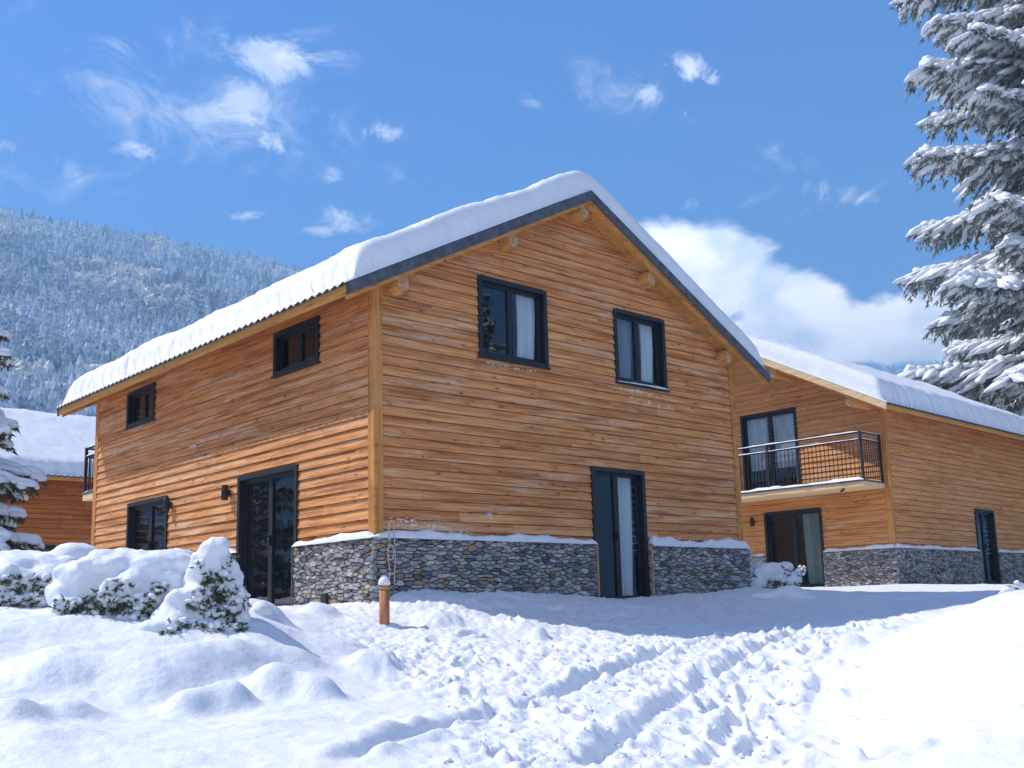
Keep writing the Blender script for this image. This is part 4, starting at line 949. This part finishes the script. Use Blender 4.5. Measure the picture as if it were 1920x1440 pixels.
# bare frosted twigs at the corner and by the door of the right chalet
def twiggy(name, label, base, h, n, seed, col='needle_frost'):
    p0 = at(*base); r = empty(name, tuple(p0)); tag(r, label, 'plant'); rg = random.Random(seed); mb = MB(); lf = Leafy()
    for i in range(n):
        a = rg.uniform(0, 6.28); e = Vector((math.cos(a)*rg.uniform(.05, .4)*h, math.sin(a)*rg.uniform(.05, .4)*h, h*rg.uniform(.6, 1))); mid = e*.5+Vector((0, 0, .08*h))
        mb.tube([(0, 0, -.1), mid, e], [.008, .006, .003], 4)
        for u in (.4, .6, .75, .9, 1.0):
            q = mid.lerp(e, (u-.4)/.6); lf.blob(tuple(q+Vector((rg.uniform(-.03, .03), rg.uniform(-.03, .03), .015))), rg.uniform(.02, .05), rg.uniform(.02, .04), rg.uniform(.012, .028), rg.uniform(0, 6), 0, I1)
    mb.build('stem', M['bark'], r); npmesh('snow_load', np.concatenate(lf.sv), np.concatenate(lf.sf), M['snow_soft'], r, True)
twiggy('frosted_plant', 'small frosted upright plant at the right corner of the stone base', (1404, 1066, 20.9), .34, 9, 1)
twiggy('frosted_plant', 'small frosted plant in front of the teal curtained door', (1502, 1092, 22.5), .34, 8, 2)
# twigs on snow shrub
# potted plant and chair seen through the sliding door
pr = empty('potted_plant', (1.0, 2.95, 0)); tag(pr, 'leafy pale green potted plant indoors behind the sliding door', 'plant')
m = MB(); m.tube([(0, 0, 0), (0, 0, .55), (0, 0, .6)], [.15, .2, .21], 16); m.build('pot', M['flash'], pr)
lf = Leafy(); pp = RNG.normal(size=(900, 3))*np.array([.16, .34, .10])+np.array([0, 0, .82]); lf.needles(pp, np.tile([0, 0, .3], (900, 1)), .10, .8, .014)
L_ = np.concatenate(lf.lv).reshape(-1, 3); npmesh('foliage', L_, np.arange(len(L_)).reshape(-1, 3), leafmat('sage_leaves', (.18, .25, .18), (.45, .52, .42)), pr, False)

# ------------------------------------------------------------------ hills
def az_el(px, py):
    v = skydir(px, py); return math.atan2(v[0], v[1]), math.asin(v[2])
def make_hill(name, sky_pts, rdist, r0, seed, label, az0=None, az1=None, rough=.06):
    q = [az_el(a, b) for a, b in sky_pts]; azs = np.array([a for a, _ in q]); els = np.array([b for _, b in q])
    az = np.linspace(azs[0], azs[-1], 200); el = np.interp(az, azs, els); tz = rdist*np.tan(el)
    rr = np.concatenate([np.linspace(r0, rdist, 60), np.linspace(rdist*1.04, rdist*1.9, 12)])
    A_, R_ = np.meshgrid(az, rr, indexing='ij'); TZ = tz[:, None]
    def zf(A_, R_, TZ):
        t = (R_-r0)/(rdist-r0); base = np.where(t < 1, np.clip(t, 0, 1)**1.15, np.clip(1-(t-1)*.9, 0, 1))
        x, y = R_*np.sin(A_), R_*np.cos(A_); n = fbm(x/160, y/160, 4, seed)
        return -.3+TZ*base*(1+rough*3*n*(1-base**6)*np.clip(t*3, 0, 1))
    Z = zf(A_, R_, TZ); X = CAM[0]+R_*np.sin(A_); Y = CAM[1]+R_*np.cos(A_)
    a, b = X.shape; ix = np.arange(a*b).reshape(a, b); F = np.stack([ix[:-1, :-1], ix[1:, :-1], ix[1:, 1:], ix[:-1, 1:]], -1).reshape(-1, 4)
    o = npmesh(name, np.stack([X, Y, Z], -1).reshape(-1, 3), F, M['hill']); tag(o, label, None, None, 'structure')
    def fz(A2, R2_): return zf(A2, R2_, rdist*np.tan(np.interp(A2, azs, els)))
    return fz, azs[0], azs[-1]
def forestmat(name, dark, lite, lo, hi, sc):
    m, t, b = mat(name); g = N(t, 'ShaderNodeTexCoord').outputs['Object']; geo = N(t, 'ShaderNodeNewGeometry')
    n = noise(t, g, sc, 5, .7); big_ = noise(t, g, .010, 3, .6); r = geo.outputs['Random Per Island']
    f = mth(t, 'ADD', mth(t, 'MULTIPLY', n, .7), mth(t, 'ADD', mth(t, 'MULTIPLY', r, .18), mth(t, 'MULTIPLY', big_, .50)))
    t.links.new(ramp(t, f, [(lo, dark), (hi, lite)]), b.inputs['Base Color']); b.inputs['Roughness'].default_value = .9; b.inputs['Specular IOR Level'].default_value = .1; return m
M['hill'] = forestmat('snowy_forest_floor', (.16, .18, .20), (.62, .65, .70), .4, .75, .2)
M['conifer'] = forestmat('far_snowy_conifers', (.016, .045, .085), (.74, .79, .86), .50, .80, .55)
M['frosty'] = forestmat('far_frosted_trees', (.42, .40, .37), (.88, .86, .82), .40, .66, .5)
def conifer_tpl(seed, tiers=5, sides=7):
    rg = np.random.default_rng(seed); V = []; F = []
    for i in range(tiers):
        f = i/tiers; zb = .08+.80*f; zt = min(1.0, zb+.34*(1-.35*f)); r = .20*(1-f)**.85+.025; k = len(V); ph = rg.uniform(0, 6)
        V.append((rg.normal()*.006, rg.normal()*.006, zt))
        for s in range(sides*2):
            a = ph+2*math.pi*s/(sides*2); q = r*(1.0 if s % 2 else .62)*rg.uniform(.8, 1.2); V.append((math.cos(a)*q, math.sin(a)*q, zb-(.035 if s % 2 else -.02)+rg.normal()*.01))
        F += [(k, k+1+s, k+1+(s+1) % (sides*2)) for s in range(sides*2)]
    return np.array(V), np.array(F)
def fuzzy_tpl(seed, n=90):
    rg = np.random.default_rng(seed); d = rg.normal(size=(n, 3)); d /= np.linalg.norm(d, axis=1)[:, None]; rr = rg.uniform(.55, 1, n)[:, None]
    c = d*rr*np.array([.30, .30, .42])+np.array([0, 0, .55]); u = rg.normal(size=(n, 3)); u /= np.linalg.norm(u, axis=1)[:, None]; v = np.cross(u, rg.normal(size=(n, 3))); v /= np.linalg.norm(v, axis=1)[:, None]
    s = .085; V = np.stack([c-u*s, c+u*s, c+v*s*1.6], 1).reshape(-1, 3); return V, np.arange(n*3).reshape(-1, 3)
TC = [conifer_tpl(i) for i in range(6)]; TF = [fuzzy_tpl(i) for i in range(5)]
def forest(name, label, fz, a0, a1, r0, r1, n, tpls, m, h0, h1, seed, clump=None, wide=1.0):
    rg = np.random.default_rng(seed); A_ = rg.uniform(a0, a1, n*3); R_ = np.sqrt(rg.uniform(r0**2, r1**2, n*3)); x = R_*np.sin(A_); y = R_*np.cos(A_)
    if clump is not None: k = (vnoise(x/60+seed, y/60, 4)+.35*vnoise(x/15, y/15, 8)) > clump; A_, R_, x, y = A_[k], R_[k], x[k], y[k]
    A_, R_, x, y = A_[:n], R_[:n], x[:n], y[:n]; z = fz(A_, R_); Vs = []; Fs = []; k = 0; h = rg.uniform(h0, h1, len(x))*(.75+.5*vnoise(x/35, y/35, 6)); th = rg.uniform(0, 6.28, len(x)); ti = rg.integers(0, len(tpls), len(x)); wd = rg.uniform(.8, 1.2, len(x))*wide
    for j, (V, F) in enumerate(tpls):
        s_ = np.where(ti == j)[0]; c, s = np.cos(th[s_])[:, None], np.sin(th[s_])[:, None]; H = h[s_][:, None]; Wd = (h*wd)[s_][:, None]
        X = (V[None, :, 0]*c-V[None, :, 1]*s)*Wd+x[s_][:, None]+CAM[0]; Y = (V[None, :, 0]*s+V[None, :, 1]*c)*Wd+y[s_][:, None]+CAM[1]; Z = V[None, :, 2]*H+z[s_][:, None]-.5
        Vs.append(np.stack([X, Y, Z], -1).reshape(-1, 3)); Fs.append((F[None]+(np.arange(len(s_))*len(V))[:, None, None]).reshape(-1, 3)+k); k += len(s_)*len(V)
    o = npmesh(name, np.concatenate(Vs), np.concatenate(Fs), m, None, False); tag(o, label, 'forest', None, 'stuff'); return o
fzL, aL, bL = make_hill('hillside', [(-900, 310), (-400, 358), (-150, 395), (0, 422), (110, 444), (250, 464), (380, 486), (480, 508), (560, 526), (700, 560), (950, 680), (1250, 860), (1500, 1000)], 1100, 240, 4, 'long forested mountainside on the left')
forest('conifer_forest', 'blue-hazed snowy conifers covering the mountainside on the left', fzL, aL+.15, bL-.25, 330, 1150, 9500, TC, M['conifer'], 9, 24, 1)
forest('frosted_trees', 'pale frosted leafless trees scattered over the mountainside on the left', fzL, aL+.15, bL-.3, 330, 1080, 2600, TF, M['frosty'], 10, 19, 2, .88)
forest('frosted_trees', 'white frosted trees at the foot of the mountainside above the reddish chalet', fzL, aL+.3, bL-.3, 255, 330, 170, TF, M['frosty'], 14, 22, 3)
fzR, aR, bR = make_hill('mountain', [(900, 900), (1200, 790), (1450, 745), (1600, 722), (1690, 707), (1750, 700), (1830, 705), (1920, 722), (2150, 700), (2500, 690), (2900, 760)], 1500, 600, 9, 'distant forested mountain on the right')
forest('mountain_forest', 'hazy frosted forest on the distant mountain at the right', fzR, aR+.2, bR-.15, 800, 1530, 3600, TC, M['conifer'], 14, 24, 5)
forest('mountain_frosted_trees', 'pale frosted trees on the distant mountain at the right', fzR, aR+.2, bR-.15, 700, 1500, 1300, TF, M['frosty'], 14, 22, 6)

# ------------------------------------------------------------------ haze
hz = bpy.data.materials.new('haze_air'); hz.use_nodes = True; t = hz.node_tree; t.nodes.clear(); o = N(t, 'ShaderNodeOutputMaterial'); pv = N(t, 'ShaderNodeVolumePrincipled')
pv.inputs['Color'].default_value = (.31, .62, 1, 1); pv.inputs['Density'].default_value = .00095; pv.inputs['Anisotropy'].default_value = 0
t.links.new(pv.outputs[0], o.inputs['Volume'])
m = MB(); m.box((-9500, -9500, -4), (9500, 9500, 480)); hb = m.build('haze', hz); tag(hb, 'thin blue winter haze filling the valley', 'haze', None, 'stuff')
